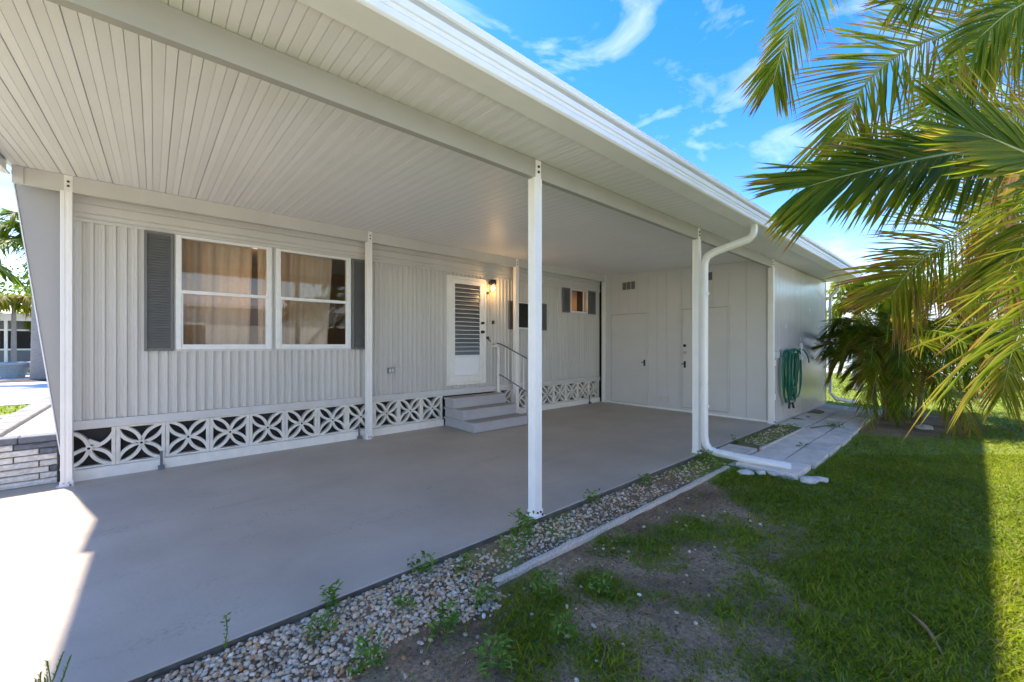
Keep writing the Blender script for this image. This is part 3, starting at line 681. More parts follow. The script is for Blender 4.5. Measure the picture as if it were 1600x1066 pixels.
def vent(ya, yb, z0, z1, n, mt):
    m_ = MB(); m_.box(8.510, 8.5215, ya, yb, z0, z1, 0)
    w_ = (yb - ya) / n
    for i in range(n): m_.box(8.506, 8.5105, ya + i * w_ + .012, ya + (i + 1) * w_ - .012, z0 + .02, z1 - .02, 1)
    o = m_.build('vent', ['shed', mt], sh)
    s_ = MB()
    for i in range(6):
        z = z0 + .03 + i * (z1 - z0 - .05) / 6
        s_.add([(8.504, ya + .01, z), (8.504, yb - .01, z), (8.5075, yb - .01, z + .012), (8.5075, ya + .01, z + .012)], [(0, 3, 2, 1)])
    s_.build('louvres', mt, o, kind='stuff')
vent(5.29, 5.65, 2.735, 2.955, 3, 'shutter'); vent(3.52, 3.66, 2.735, 2.935, 1, 'shutter'); vent(4.47, 4.84, .15, .318, 3, 'trim')
MB().box(8.5, 8.535, 6.115, 6.25, .0, 3.17).build('corner_trim', 'shed', sh)
# outer side wall, vertical boards
yo = 2.47; x = 8.548; i = 0
while x < 12.5:
    wd = .201; x2 = min(x + wd, 12.56); m_ = MB(); d = .006; j = random.uniform(-.001, .001)
    m_.add([(x + .0005, yo + d, -.02), (x + .006, yo + j, -.02), (x2 - .006, yo + j, -.02), (x2 - .0005, yo + d, -.02), (x + .0005, yo + d, 3.0), (x + .006, yo + j, 3.0), (x2 - .006, yo + j, 3.0), (x2 - .0005, yo + d, 3.0)], [(0, 1, 5, 4), (1, 2, 6, 5), (2, 3, 7, 6)])
    m_.build('wall_board', 'shedo', sh); x = x2; i += 1
MB().box(8.57, 12.55, yo + .008, yo + .03, -.05, 3.0).build('wall_core', 'shed', sh)
MB().box(12.562, 12.60, yo - .006, yo + .06, -.05, 3.0).build('corner_trim', 'shed', sh)
MB().box(12.54, 12.56, yo + .031, 6.3, -.05, 3.15).build('rear_wall', 'shed', sh)
MB().box(8.56, 12.55, yo - .03, yo + .2, -.10, -.022).build('foundation', 'trim', sh)
fp = MB()
for zz in (1.05, .42): fp.bbox(8.60, 8.66, yo - .022, yo - .002, zz, zz + .11, .003)
fp.build('hinge_plate', 'post', sh)

# ------------------------------------------------------------------ garden hose
hg = thing('hose_hanger', (9.2, 2.42, 1.3), 'pale plastic hose hanger fixed to the shed side wall', 'hose hanger')
m_ = MB(); m_.bbox(8.98, 9.42, 2.425, 2.466, 1.20, 1.36, .006); m_.tube([(9.05, 2.43, 1.30), (9.05, 2.30, 1.30), (9.35, 2.30, 1.30), (9.35, 2.43, 1.30)], .02, 8); m_.build('bracket', 'hanger', hg)
ring = [(9.53 + .085 * math.sin(a) * (1 if math.cos(a) < .3 else .75), 2.26, 1.235 + .10 * (-math.cos(a)) + (.12 if abs(a - math.pi) < .3 else 0)) for a in [2 * math.pi * i / 24 for i in range(25)]]
MB().tube(ring, .022, 8).build('guide_ring', 'hanger', hg, smooth=True)
MB().bbox(8.55, 8.72, 2.40, 2.466, 1.20, 1.31, .006).build('side_box', 'hanger', hg)
hp = []; rr = random.Random(4)
for L_ in range(13):
    cx_ = 9.16 + rr.uniform(-.10, .12); hw_ = .28 + rr.uniform(-.14, .08); top = 1.365 - rr.uniform(0, .03); bot = .30 + rr.uniform(0, .20) + (.25 if L_ % 4 == 3 else 0); yy = 2.40 - .012 * L_ + rr.uniform(-.01, .01)
    for i in range(20):
        a = 2 * math.pi * i / 20
        z = (top + bot) / 2 + (top - bot) / 2 * math.cos(a); sx = math.sin(a)
        xx = cx_ + hw_ * math.copysign(abs(sx) ** .62, sx) * (1.0 + .10 * math.cos(a + .5))
        hp.append((xx, min(2.43, yy + rr.uniform(-.006, .006)), z))
hp += [(9.3, 2.28, 1.33), (9.45, 2.26, 1.36), (9.62, 2.24, 1.33), (9.8, 2.22, 1.22), (9.92, 2.22, 1.08)]
ho = MB().tube(bez(hp, len(hp) * 2), .0125, 7).build('garden_hose', 'hose', None, smooth=True, org=(9.16, 2.35, .25)); tag(ho, 'coiled green garden hose hanging on the shed side wall', 'hose')
MB().tube([(8.93, 2.30, .36), (8.90, 2.30, .25)], .02, 8).build('coupling', 'black', ho); MB().tube([(9.10, 2.30, .34), (9.14, 2.29, .24)], .02, 8).build('coupling', 'black', ho)

# ------------------------------------------------------------------ brick planter, left of the carport
pt = thing('stone_planter', (-1.1, 6.4, 0), 'low split stone planter wall with dark coping at the left of the carport', 'planter')
m_ = MB(); m_.box(-1.42, -.755, 6.375, 6.50, -.05, .445); m_.box(-1.40, -1.24, 6.50, 11.2, -.08, .44); m_.build('mortar_core', 'mortar', pt)
rr = random.Random(2); rows = 7; rh = .445 / rows
for r__ in range(rows):
    x = -1.43 - (.17 if r__ % 2 else .04)
    while x < -.77:
        Ln = rr.choice((.30, .36, .42)); x2 = min(x + Ln, -.752); xa = max(x, -1.43)
        if x2 - xa > .04:
            dk = rr.random() < .16; z0 = r__ * rh + .004
            jj = [rr.uniform(-.008, .006) for _ in range(8)]
            b_ = MB(); nseg = 5; V = []; FF = []
            for i in range(nseg + 1):
                u = xa + (x2 - .012 - xa) * i / nseg
                for (yy, zz) in ((6.374, z0), (6.356 + rr.uniform(-.007, .006), z0 + rr.uniform(0, .004)), (6.348 + rr.uniform(-.009, .008), z0 + rh * .5), (6.355 + rr.uniform(-.007, .006), z0 + rh - .011 - rr.uniform(0, .004)), (6.374, z0 + rh - .009)):
                    V.append((u, yy, zz))
            for i in range(nseg):
                for k_ in range(4): FF.append((i * 5 + k_, (i + 1) * 5 + k_, (i + 1) * 5 + k_ + 1, i * 5 + k_ + 1))
            FF += [(0, 1, 2, 3, 4), tuple(nseg * 5 + q for q in (4, 3, 2, 1, 0))]
            b_.add(V, FF); b_.build('stone', 'brickd' if dk else 'brick', pt)
        x += Ln
for a, b2 in ((-1.45, -1.03), (-1.022, -.752)): MB().bbox(a, b2, 6.335, 6.52, .448, .512, .007).build('coping_stone', 'brickd', pt)
yy = 6.53
while yy < 11.1:
    MB().bbox(-1.46, -1.22, yy, yy + .58, .446, .508, .008).build('coping_stone', 'paverd', pt); yy += .59
MB().box(-1.235, -.72, 6.505, 11.2, -.06, .46).build('planter_gravel', 'sand', None, kind='stuff')
tag(bpy.data.objects['planter_gravel'], 'white gravel filling the stone planter', 'gravel')

# ------------------------------------------------------------------ edging, path
eg = thing('edging_curb', (3.4, 2.02, GZ), 'narrow exposed aggregate edging strip between pebbles and lawn', 'edging')
for a, b2 in ((1.62, 3.10), (3.108, 4.42), (4.43, 5.28)):
    m_ = MB(); n = 12; V = []; q = random.uniform(-.008, .008)
    for i in range(n + 1):
        u = a + (b2 - a) * i / n; e = [random.uniform(-.005, .005) for _ in range(4)]
        V += [(u, 1.985 + e[0] + q, GZ - .05), (u, 1.983 + e[1] + q, GZ + .030 + e[2]), (u, 1.992 + q, GZ + .038 + e[2]), (u, 2.026 + q + e[3], GZ + .038 + e[2]), (u, 2.033 + q, GZ + .030), (u, 2.036 + q, GZ - .05)]
    FF = [(i * 6 + k_, (i + 1) * 6 + k_, (i + 1) * 6 + k_ + 1, i * 6 + k_ + 1) for i in range(n) for k_ in range(5)]
    FF += [(0, 1, 2, 3, 4, 5), tuple(n * 6 + k_ for k_ in (5, 4, 3, 2, 1, 0))]
    m_.add(V, FF).build('edging_stone', 'edging', eg)
ph_ = MB().box(5.42, 12.6, 1.36, 2.44, -.12, -.062).build('path', 'sand', kind='structure'); ORG[ph_.name] = Vector((0, 0, 0))
pv = [(5.72, 6.42, 2.03, 2.42), (5.45, 6.05, 1.33, 1.99), (6.07, 6.72, 1.64, 1.985), (6.09, 6.9, 1.30, 1.625), (6.74, 7.5, 1.655, 1.98), (6.92, 7.6, 1.31, 1.64), (7.52, 8.35, 1.66, 1.985), (7.62, 8.3, 1.30, 1.645), (8.37, 9.1, 1.66, 1.985), (8.32, 9.15, 1.33, 1.645),
      (8.75, 9.55, 2.0, 2.43), (9.12, 9.95, 1.66, 1.985), (9.17, 9.9, 1.36, 1.645), (9.57, 10.6, 2.0, 2.43), (9.97, 10.9, 1.66, 1.985), (9.92, 10.8, 1.38, 1.645), (10.62, 11.6, 2.0, 2.43), (10.92, 11.9, 1.66, 1.985), (11.62, 12.5, 2.0, 2.43)]
for a, b2, c, d in pv:
    zt = -.028 + random.uniform(-.006, .006); j_ = [random.uniform(-.014, .010) for _ in range(8)]; cut = random.choice((0, 0, .03, .06))
    poly_ = [(a + .008 + j_[0], c + .005 + j_[1] * .6), (b2 - .008 - cut, c + .005 + j_[2] * .6), (b2 - .008 + j_[3] * .5, c + .005 + cut * .7), (b2 - .008 + j_[4], d - .005 - j_[5] * .6), (a + .008 - j_[6] * .5, d - .005 - j_[7] * .6)]
    pm = MB().prism(poly_, 'z', -.11, zt - .006); ctr_ = ((a + b2) / 2, (c + d) / 2); pin = [(p[0] + (ctr_[0] - p[0]) * .016, p[1] + (ctr_[1] - p[1]) * .03) for p in poly_]; n5 = len(poly_)
    pm.f.pop(1); pm.mi.pop(); pm.add([(p[0], p[1], zt - .006) for p in poly_] + [(p[0], p[1], zt + random.uniform(-.003, .003)) for p in pin], [(q, (q + 1) % n5, (q + 1) % n5 + n5, q + n5) for q in range(n5)] + [tuple(range(n5, 2 * n5))])
    pm.build('paver', random.choice(('paver', 'paver', 'paver2', 'paver3')), ph_)
MB().bbox(6.44, 8.70, 1.99, 2.025, -.11, -.018, .005).build('path_divider', 'paver', ph_)

def rock(c, r, seed, flat=.6, n1_=1):
    rr = random.Random(seed); import bmesh
    bm = bmesh.new(); bmesh.ops.create_icosphere(bm, subdivisions=2, radius=1)
    sx, sy = rr.uniform(.8, 1.4), rr.uniform(.7, 1.1); a = rr.uniform(0, 6)
    V = []
    for v in bm.verts:
        k_ = 1 + rr.uniform(-.13, .13); p = v.co * k_; q = Vector((p.x * sx, p.y * sy, max(p.z, -.6) * flat)) * r
        V.append((c[0] + q.x * math.cos(a) - q.y * math.sin(a), c[1] + q.x * math.sin(a) + q.y * math.cos(a), c[2] + q.z))
    F_ = [tuple(v.index for v in f.verts) for f in bm.faces]; bm.free(); return V, F_
for k_, (x, y, r, lb_) in enumerate([(5.20, 1.78, .075, 'largest white rock beside the downspout outlet'), (5.33, 1.66, .06, 'rounded white rock just right of the largest one'), (5.40, 1.55, .055, 'small white rock in the row below the downspout'),
                                  (5.47, 1.42, .05, 'white rock nearest the downspout mouth'), (5.42, 1.22, .10, 'flat white rock at the corner of the paver path'), (5.56, 1.14, .07, 'flat white rock with rusty end by the lawn'), (10.4, .62, .12, 'pale rock in the bare soil under the palm')]):
    V, F_ = rock((x, y, GZ + .025), r, k_, .42); o = MB().add(V, F_).build('rock', 'chip', None, org=(x, y, GZ)); tag(o, lb_, 'rock', 'white rocks along the path')

# ------------------------------------------------------------------ pebbles (stuff)
def instance_mesh(name, base_v, base_f, pos, rot, scl, tint, material, kind):
    """many rotated/scaled copies of a small base mesh in one mesh, numpy-fast"""
    bv = np.asarray(base_v, float); bf = base_f; n = len(pos); nv = len(bv)
    V = np.einsum('nij,nvj->nvi', rot, bv[None] * scl[:, None, :]) + pos[:, None, :]
    me = bpy.data.meshes.new(name); me.vertices.add(n * nv); me.vertices.foreach_set('co', V.reshape(-1).astype(np.float32))
    fl = np.array([len(f) for f in bf]); li = np.concatenate([np.array(f) for f in bf])
    loops = (li[None] + (np.arange(n) * nv)[:, None]).reshape(-1); tot = np.tile(fl, n); start = np.concatenate([[0], np.cumsum(tot)[:-1]])
    me.loops.add(len(loops)); me.loops.foreach_set('vertex_index', loops.astype(np.int32))
    me.polygons.add(len(tot)); me.polygons.foreach_set('loop_start', start.astype(np.int32)); me.polygons.foreach_set('loop_total', tot.astype(np.int32))
    me.polygons.foreach_set('use_smooth', np.ones(len(tot), bool))
    a = me.attributes.new('tint', 'FLOAT', 'POINT'); a.data.foreach_set('value', np.repeat(tint, nv).astype(np.float32))
    me.materials.append(material); me.update(calc_edges=True); me.validate()
    o = bpy.data.objects.new(name, me); COL.objects.link(o); o['kind'] = kind; return o
def rots(n, tilt=1.0):
    a = RS.rand(n) * 6.283; b = (RS.rand(n) - .5) * tilt; c = (RS.rand(n) - .5) * tilt
    ca, sa, cb, sb, cc, sc = np.cos(a), np.sin(a), np.cos(b), np.sin(b), np.cos(c), np.sin(c); z = np.zeros(n); o = np.ones(n)
    Rz = np.stack([ca, -sa, z, sa, ca, z, z, z, o], 1).reshape(-1, 3, 3); Ry = np.stack([cb, z, sb, z, o, z, -sb, z, cb], 1).reshape(-1, 3, 3); Rx = np.stack([o, z, z, z, cc, -sc, z, sc, cc], 1).reshape(-1, 3, 3)
    return Rz @ Ry @ Rx
import bmesh
bm = bmesh.new(); bmesh.ops.create_icosphere(bm, subdivisions=1, radius=1); ico_v = [tuple(v.co * (1 + .06 * math.sin(5 * v.co.x + 3 * v.co.y))) for v in bm.verts]; ico_f = [tuple(v.index for v in f.verts) for f in bm.faces]; bm.free()
px_, py_ = [], []
N = 34000; X_ = RS.rand(N) * 6.4 - .9; Y_ = 1.80 + RS.rand(N) * .62
lim = np.where(X_ < 1.6, 1.90 + (fbm(X_ * 2, Y_ * 0 + 3) - .5) * .35, 2.06)
dens = np.where(X_ < 2.1, .92, np.clip(.34 - (X_ - 2.1) * .09, .05, 1)) * np.clip((fbm(X_ * 2.2 + 7, Y_ * 2.2) - .30) * 4.2, .06, 1)
dens = np.where(X_ < 1.5, np.maximum(dens, .8), dens)
ok = (Y_ > lim) & (Y_ < 2.40) & (RS.rand(N) < dens * .66)
X_, Y_ = X_[ok], Y_[ok]
n2_ = 420; xb = 6.75 + RS.rand(n2_) * 1.9; yb = 2.04 + RS.rand(n2_) * .36; X_ = np.concatenate([X_, xb]); Y_ = np.concatenate([Y_, yb])
n3_ = 150; a_ = RS.rand(n3_) * 2.6 - .2; X_ = np.concatenate([X_, .5 + a_ * 1.5]); Y_ = np.concatenate([Y_, 1.88 - RS.rand(n3_) ** 2.2 * .9])
n = len(X_); sc = (.0060 + .0092 * RS.rand(n) ** 1.6)[:, None] * np.stack([1 + .5 * RS.rand(n), .8 + .3 * RS.rand(n), .55 + .25 * RS.rand(n)], 1)
pos = np.stack([X_, Y_, gh(X_, Y_) + sc[:, 2] * (.1 + 1.1 * RS.rand(n))], 1)
pb = instance_mesh('pebbles', ico_v, ico_f, pos, rots(n, .9), sc, RS.rand(n) ** .85, M['pebble'], 'stuff'); tag(pb, 'tan and white river pebbles strewn along the slab edge', 'pebbles')

# ------------------------------------------------------------------ grass (stuff)
def blades(name, X_, Y_, ln, wd, tint, lean, label, zfun=gh):
    n = len(X_); a = RS.rand(n) * 6.283; d = np.stack([np.cos(a), np.sin(a)], 1); s = np.stack([-d[:, 1], d[:, 0]], 1)
    z0 = zfun(X_, Y_) - .004; P = []
    for u, hw in ((0, .8), (.55, 1.0), (1, 0)):
        r_ = ln * (lean * u * (.35 + .65 * u)); h_ = ln * (u * np.sqrt(np.clip(1 - lean ** 2 * .85, .05, 1)) - .22 * lean * u * u)
        c = np.stack([X_ + d[:, 0] * r_, Y_ + d[:, 1] * r_, z0 + np.maximum(h_, .003 * u)], 1)
        if hw: P += [c - np.concatenate([s * (wd * hw)[:, None] if not np.isscalar(wd) else s * wd * hw, np.zeros((n, 1))], 1), c + np.concatenate([s * (wd * hw)[:, None] if not np.isscalar(wd) else s * wd * hw, np.zeros((n, 1))], 1)]
        else: P.append(c)
    V = np.stack(P, 1).reshape(-1, 3); b = np.arange(n) * 5
    me = bpy.data.meshes.new(name); me.vertices.add(len(V)); me.vertices.foreach_set('co', V.reshape(-1).astype(np.float32))
    F4 = np.stack([b, b + 1, b + 3, b + 2], 1); F3 = np.stack([b + 2, b + 3, b + 4], 1)
    loops = np.concatenate([F4, F3], 1).reshape(-1); tot = np.tile([4, 3], n); start = np.concatenate([[0], np.cumsum(tot)[:-1]])
    me.loops.add(len(loops)); me.loops.foreach_set('vertex_index', loops.astype(np.int32)); me.polygons.add(len(tot))
    me.polygons.foreach_set('loop_start', start.astype(np.int32)); me.polygons.foreach_set('loop_total', tot.astype(np.int32))
    me.polygons.foreach_set('use_smooth', np.ones(len(tot), bool))
    at_ = me.attributes.new('tint', 'FLOAT', 'POINT'); at_.data.foreach_set('value', np.repeat(tint, 5).astype(np.float32))
    me.materials.append(M['grass']); me.update(calc_edges=True)
    o = bpy.data.objects.new(name, me); COL.objects.link(o); o['kind'] = 'stuff'; tag(o, label, 'grass'); return o
def lawn_pts(n, x0, x1, y0, y1, dmin, dmax):
    X = x0 + RS.rand(n) * (x1 - x0); Y = y0 + RS.rand(n) * (y1 - y0)
    dep = .66 * X + .7513 * Y; r_ = .7513 * X - .66 * Y
    ok = (dep > dmin) & (dep < dmax) & (np.abs(r_) < dep * 1.36 + .5) & (RS.rand(n) < grassd(X, Y) * .985 + .015)
    ok &= ~((Y > 1.94) & (X < 5.35) & (X > -1.5)) & ~((Y > 1.28) & (X > 5.38) & (X < 12.7)) & ~((Y > 2.3) & (X > -1.5) & (X < 12.8)) & ~((Y < -3.65) & (Y > -7.5))
    return X[ok], Y[ok]
GX, GY, GL, GW, GT, GN = [], [], [], [], [], []
for (n, x0, x1, y0, y1, d0, d1, l0, l1, wdt) in [(330000, -.3, 6.2, -2.6, 1.98, .3, 3.0, .022, .066, .0030), (260000, 1.0, 9.5, -4, 1.98, 3.0, 5.6, .022, .064, .0040), (130000, 2.5, 17, -8, 2.3, 5.6, 9.5, .03, .07, .006), (90000, 5, 34, -14, 12, 9.5, 22, .05, .10, .012)]:
    X_, Y_ = lawn_pts(n, x0, x1, y0, y1, d0, d1); k_ = len(X_)
    GX.append(X_); GY.append(Y_); GL.append((l0 + (l1 - l0) * RS.rand(k_) ** 1.4) * (.7 + .9 * fbm(X_ * 3 + 11, Y_ * 3)) * np.where(RS.rand(k_) < .04, 1.5, 1)); GW.append(np.full(k_, wdt) * (.7 + .6 * RS.rand(k_)))
    t = fbm(X_ * 1.7, Y_ * 1.7 + 4) * .9 - .05 + (RS.rand(k_) - .5) * .5; dry = RS.rand(k_) < .10; t = np.where(dry, .9 + .1 * RS.rand(k_), np.clip(t, 0, .88)); GT.append(t)
    GN.append(.55 + .44 * RS.rand(k_))
X_, Y_ = np.concatenate(GX), np.concatenate(GY)
blades('lawn_grass', X_, Y_, np.concatenate(GL), np.concatenate(GW), np.concatenate(GT), np.concatenate(GN), 'patchy green lawn grass in front of the carport')
n = 9000; X_ = -9 + RS.rand(n) * 7.4; Y_ = 8 + RS.rand(n) * 7.6; ok = ~((Y_ > 13.1) & (Y_ < 13.7)); X_, Y_ = X_[ok], Y_[ok]; k_ = len(X_)
blades('side_grass', X_, Y_, .05 + .05 * RS.rand(k_), np.full(k_, .014), np.clip(.45 + .4 * RS.rand(k_), 0, 1), .3 + .6 * RS.rand(k_), 'bright grass strip between the planter and the street')
# dry straw and roots lying on the bare soil
n = 5200; X_ = .1 + RS.rand(n) * 4.6; Y_ = -.2 + RS.rand(n) * 2.1; ok = (grassd(X_, Y_) < .8); X_, Y_ = X_[ok], Y_[ok]; k_ = len(X_)
blades('dry_straw', X_, Y_, .03 + .09 * RS.rand(k_) ** 2, np.full(k_, .0013), .93 + .07 * RS.rand(k_), np.full(k_, .99), 'dry straw scattered over the bare soil')

n = 16000; X_ = -.2 + RS.rand(n) * 6.2; Y_ = -.6 + RS.rand(n) * 2.98; ok = (grassd(X_, Y_) < .7) & ~((Y_ > 1.97) & (Y_ < 2.06) & (X_ > 1.6)) & ~((X_ > 5.3) & (Y_ > 1.25)); X_, Y_ = X_[ok], Y_[ok]; n = len(X_)
oct_v = [(1, 0, 0), (-1, 0, 0), (0, 1, 0), (0, -1, 0), (.2, .1, 1), (0, 0, -1)]; oct_f = [(0, 2, 4), (2, 1, 4), (1, 3, 4), (3, 0, 4), (2, 0, 5), (1, 2, 5), (3, 1, 5), (0, 3, 5)]
sc = (.0018 + .0058 * RS.rand(n) ** 3)[:, None] * (.6 + .8 * RS.rand(n, 3))
cl = instance_mesh('soil_crumbs', oct_v, oct_f, np.stack([X_, Y_, gh(X_, Y_) + sc[:, 2] * .4], 1), rots(n, 2), sc, RS.rand(n), tintmat('soil_crumbs', [(0, (.06, .042, .03)), (.6, (.15, .11, .08)), (1, (.32, .26, .20))], .95), 'stuff'); tag(cl, 'loose soil crumbs and litter on the bare ground', 'soil')
# ------------------------------------------------------------------ weeds (each a plant)
def weed(x, y, r, n, seed, label, leafl=.045, up=.5, z=None):
    rr = random.Random(seed); z0 = float(gh(x, y)) if z is None else z; m_ = MB()
    for i in range(n):
        a = rr.uniform(0, 6.28); q = r * math.sqrt(rr.random()); bx_, by_ = x + q * math.cos(a), y + q * math.sin(a)
        hgt = rr.uniform(.01, .09) * up * 2; a2 = rr.uniform(0, 6.28); Ln = leafl * rr.uniform(.6, 1.3); wd = Ln * rr.uniform(.14, .26); el = rr.uniform(.1, 1.0)
        d = Vector((math.cos(a2) * math.cos(el), math.sin(a2) * math.cos(el), math.sin(el))); s_ = Vector((-math.sin(a2), math.cos(a2), 0))
        b0 = Vector((bx_, by_, z0 + hgt)); c1 = b0 + d * Ln * .5; c2 = b0 + d * Ln - Vector((0, 0, Ln * .25)); t = rr.random()
        m_.add([b0, c1 - s_ * wd, c1 + s_ * wd, c2], [(0, 1, 3), (0, 3, 2)], tint=t)
        if i % 3 == 0: m_.add([(bx_, by_, z0 - .01), (bx_ + .003, by_, z0 - .01), tuple(b0)], [(0, 1, 2)], tint=.3)
    o = m_.build('weed', 'weed', None, tint=True, org=(x, y, z0)); tag(o, label, 'weed', 'weeds at the slab edge and in the soil'); return o
weed(2.13, 2.30, .085, 90, 1, 'bushy green weed growing at the slab edge left of the front post', .06, 1.0)
weed(1.93, 2.20, .10, 60, 2, 'low spreading weed in the pebbles just below the front post weed', .05, .6)
weed(3.10, 2.37, .08, 50, 3, 'leafy weed on the slab edge right of the front post', .05, .6)
weed(1.30, 2.37, .09, 60, 4, 'grassy weed tuft on the slab edge near the middle of the pebbles', .05, .5)
weed(.74, 2.38, .035, 45, 5, 'small upright weed tuft where the pebbles meet the slab', .05, .8)
weed(1.16, 1.85, .08, 60, 6, 'weed patch where the pebbles give way to soil', .05, .6)
weed(1.45, 1.90, .07, 55, 7, 'weed just left of the end of the edging strip', .05, .6)
weed(.64, 2.22, .07, 50, 8, 'low weed among the pebbles below the grass tuft', .045, .5)
weed(.76, 1.90, .09, 70, 9, 'broad weed patch at the lower edge of the pebbles', .05, .6)
weed(1.06, 2.12, .05, 35, 10, 'tiny weed in the middle of the widest pebbles', .04, .4)
weed(1.78, 1.72, .09, 90, 11, 'rounded green weed below the edging strip', .045, .7)
weed(1.58, 1.40, .06, 50, 12, 'small weed alone on the bare soil', .045, .6)
weed(1.20, 1.50, .09, 80, 13, 'leafy weed patch near the bottom of the picture', .05, .6)
weed(2.05, 1.50, .07, 50, 14, 'weed beside the pale pebbles on the soil', .05, .6)
weed(2.70, 1.80, .06, 40, 15, 'small weed against the lawn side of the edging', .045, .5)
weed(1.52, 2.22, .06, 40, 16, 'little weed between pebbles and edging end', .045, .5)
weed(3.95, 2.33, .09, 60, 17, 'weed growing along the far slab edge', .05, .5)
weed(5.32, 2.30, .11, 80, 18, 'weed clump at the foot of the downspout post', .05, .6)
weed(5.10, 2.10, .10, 60, 19, 'low weed at the far end of the edging strip', .05, .5)
weed(6.62, 2.38, .08, 45, 20, 'weed at the left end of the pebble bed by the path', .05, .6, -.06)
weed(8.35, 2.12, .10, 60, 21, 'weed at the shed corner end of the pebble bed', .05, .6, -.06)
weed(7.25, 2.30, .07, 60, 22, 'sparse weed in the middle of the pebble bed', .04, .4, -.06)
weed(9.12, 1.66, .10, 40, 23, 'weed sprouting from a joint of the paver path', .06, .5, -.05)
weed(7.0, 1.65, .06, 20, 24, 'small weed in the cross joint of the near pavers', .06, .4, -.05)
# tall single weed leaning over the slab
tw = MB(); rr = random.Random(5); pts = [(.262, 2.395, -.07), (.258, 2.39, .0), (.268, 2.40, .06), (.262, 2.40, .13)]
tw.tube(pts, .0025, 5, tint=.5)
for i in range(22):
    f = i / 21; p = Vector((.262, 2.397, -.02 + .155 * f)); a = i * 2.4; Ln = .016 + .012 * (f > .7); d = Vector((math.cos(a), math.sin(a), .35)).normalized(); s_ = Vector((-math.sin(a), math.cos(a), 0)) * Ln * .3
    tw.add([p, p + d * Ln * .5 - s_, p + d * Ln * .5 + s_, p + d * Ln], [(0, 1, 3), (0, 3, 2)], tint=rr.random())
tag(tw.build('weed', 'weed', None, tint=True, org=(.262, 2.395, -.07)), 'single tall weed stalk standing at the slab edge', 'weed', 'weeds at the slab edge and in the soil')
# feathery shrub in the lower left corner
fs = MB(); rr = random.Random(8)
for i in range(22):
    bx_, by_ = -.36 + rr.uniform(-.10, .10), 2.31 + rr.uniform(-.08, .06); tx, ty, tz = bx_ + rr.uniform(-.10, .10), by_ + rr.uniform(-.10, .06), rr.uniform(.12, .30)
    st_ = bez([(bx_, by_, -.08), ((bx_ + tx) / 2 + .01, (by_ + ty) / 2, tz * .5), (tx, ty, tz)], 7); fs.tube(st_, .0018, 4, tint=.7)
    for k_ in range(110):
        f = .2 + .8 * k_ / 110; p = Vector((bx_, by_, -.08)).lerp(Vector((tx, ty, tz)), f); a = rr.uniform(0, 6.28); Ln = rr.uniform(.010, .022); d = Vector((math.cos(a), math.sin(a), 1.1)).normalized(); s_ = Vector((-math.sin(a), math.cos(a), 0)) * .0022
        fs.add([p - s_, p + s_, p + d * Ln], [(0, 1, 2)], tint=.3 + .6 * rr.random())
tag(fs.build('shrub', 'weed', None, tint=True, org=(-.36, 2.31, -.08)), 'feathery green sprigs in the lower left corner', 'shrub')
# twigs, dead leaves
for k_, (a, b2, lb_) in enumerate([((2.20, 1.22), (2.36, 1.16), 'forked brown twig on the bare soil'), ((1.55, 1.15), (1.75, 1.28), 'thin dry twig near the lower weed patch'), ((.95, 1.52), (1.15, 1.62), 'long dry twig lying left of the weed patch'), ((3.22, .26), (2.86, .10), 'curled dead frond piece lying in the lawn')]):
    z = float(gh(*a)) + .012; mid = ((a[0] + b2[0]) / 2 + .02, (a[1] + b2[1]) / 2 - .01, z + .012)
    m_ = MB().tube(bez([(a[0], a[1], z), mid, (b2[0], b2[1], z)], 6), [.005, .005, .0045, .004, .003, .002] if k_ < 3 else [.003, .007, .010, .008, .006, .002], 6)
    if k_ == 0: m_.tube([mid, (mid[0] + .06, mid[1] + .05, z + .02)], .003, 5)
    tag(m_.build('twig', 'twig' if k_ < 3 else 'litter', None, org=(a[0], a[1], z)), lb_, 'twig', 'twigs on the ground')
for k_, (x, y, z, lb_) in enumerate([(2.05, 3.62, .0, 'dry straw sliver lying on the slab near its middle'), (8.9, 1.75, -.02, 'dark crooked twig lying across the pavers')]):
    P_ = bez([(x, y, z + .006), (x + .04, y + .01, z + .012), (x + .075, y + .035, z + .006)] if k_ == 0 else [(x - .3, y + .15, z + .012), (x, y, z + .03), (x + .35, y - .08, z + .012)], 7)
    tag(MB().tube(P_, .004 if k_ == 0 else .011, 5).build('twig', M['sand'] if k_ == 0 else M['twig'], None, org=(x, y, z)), lb_, 'twig', 'twigs on the ground')

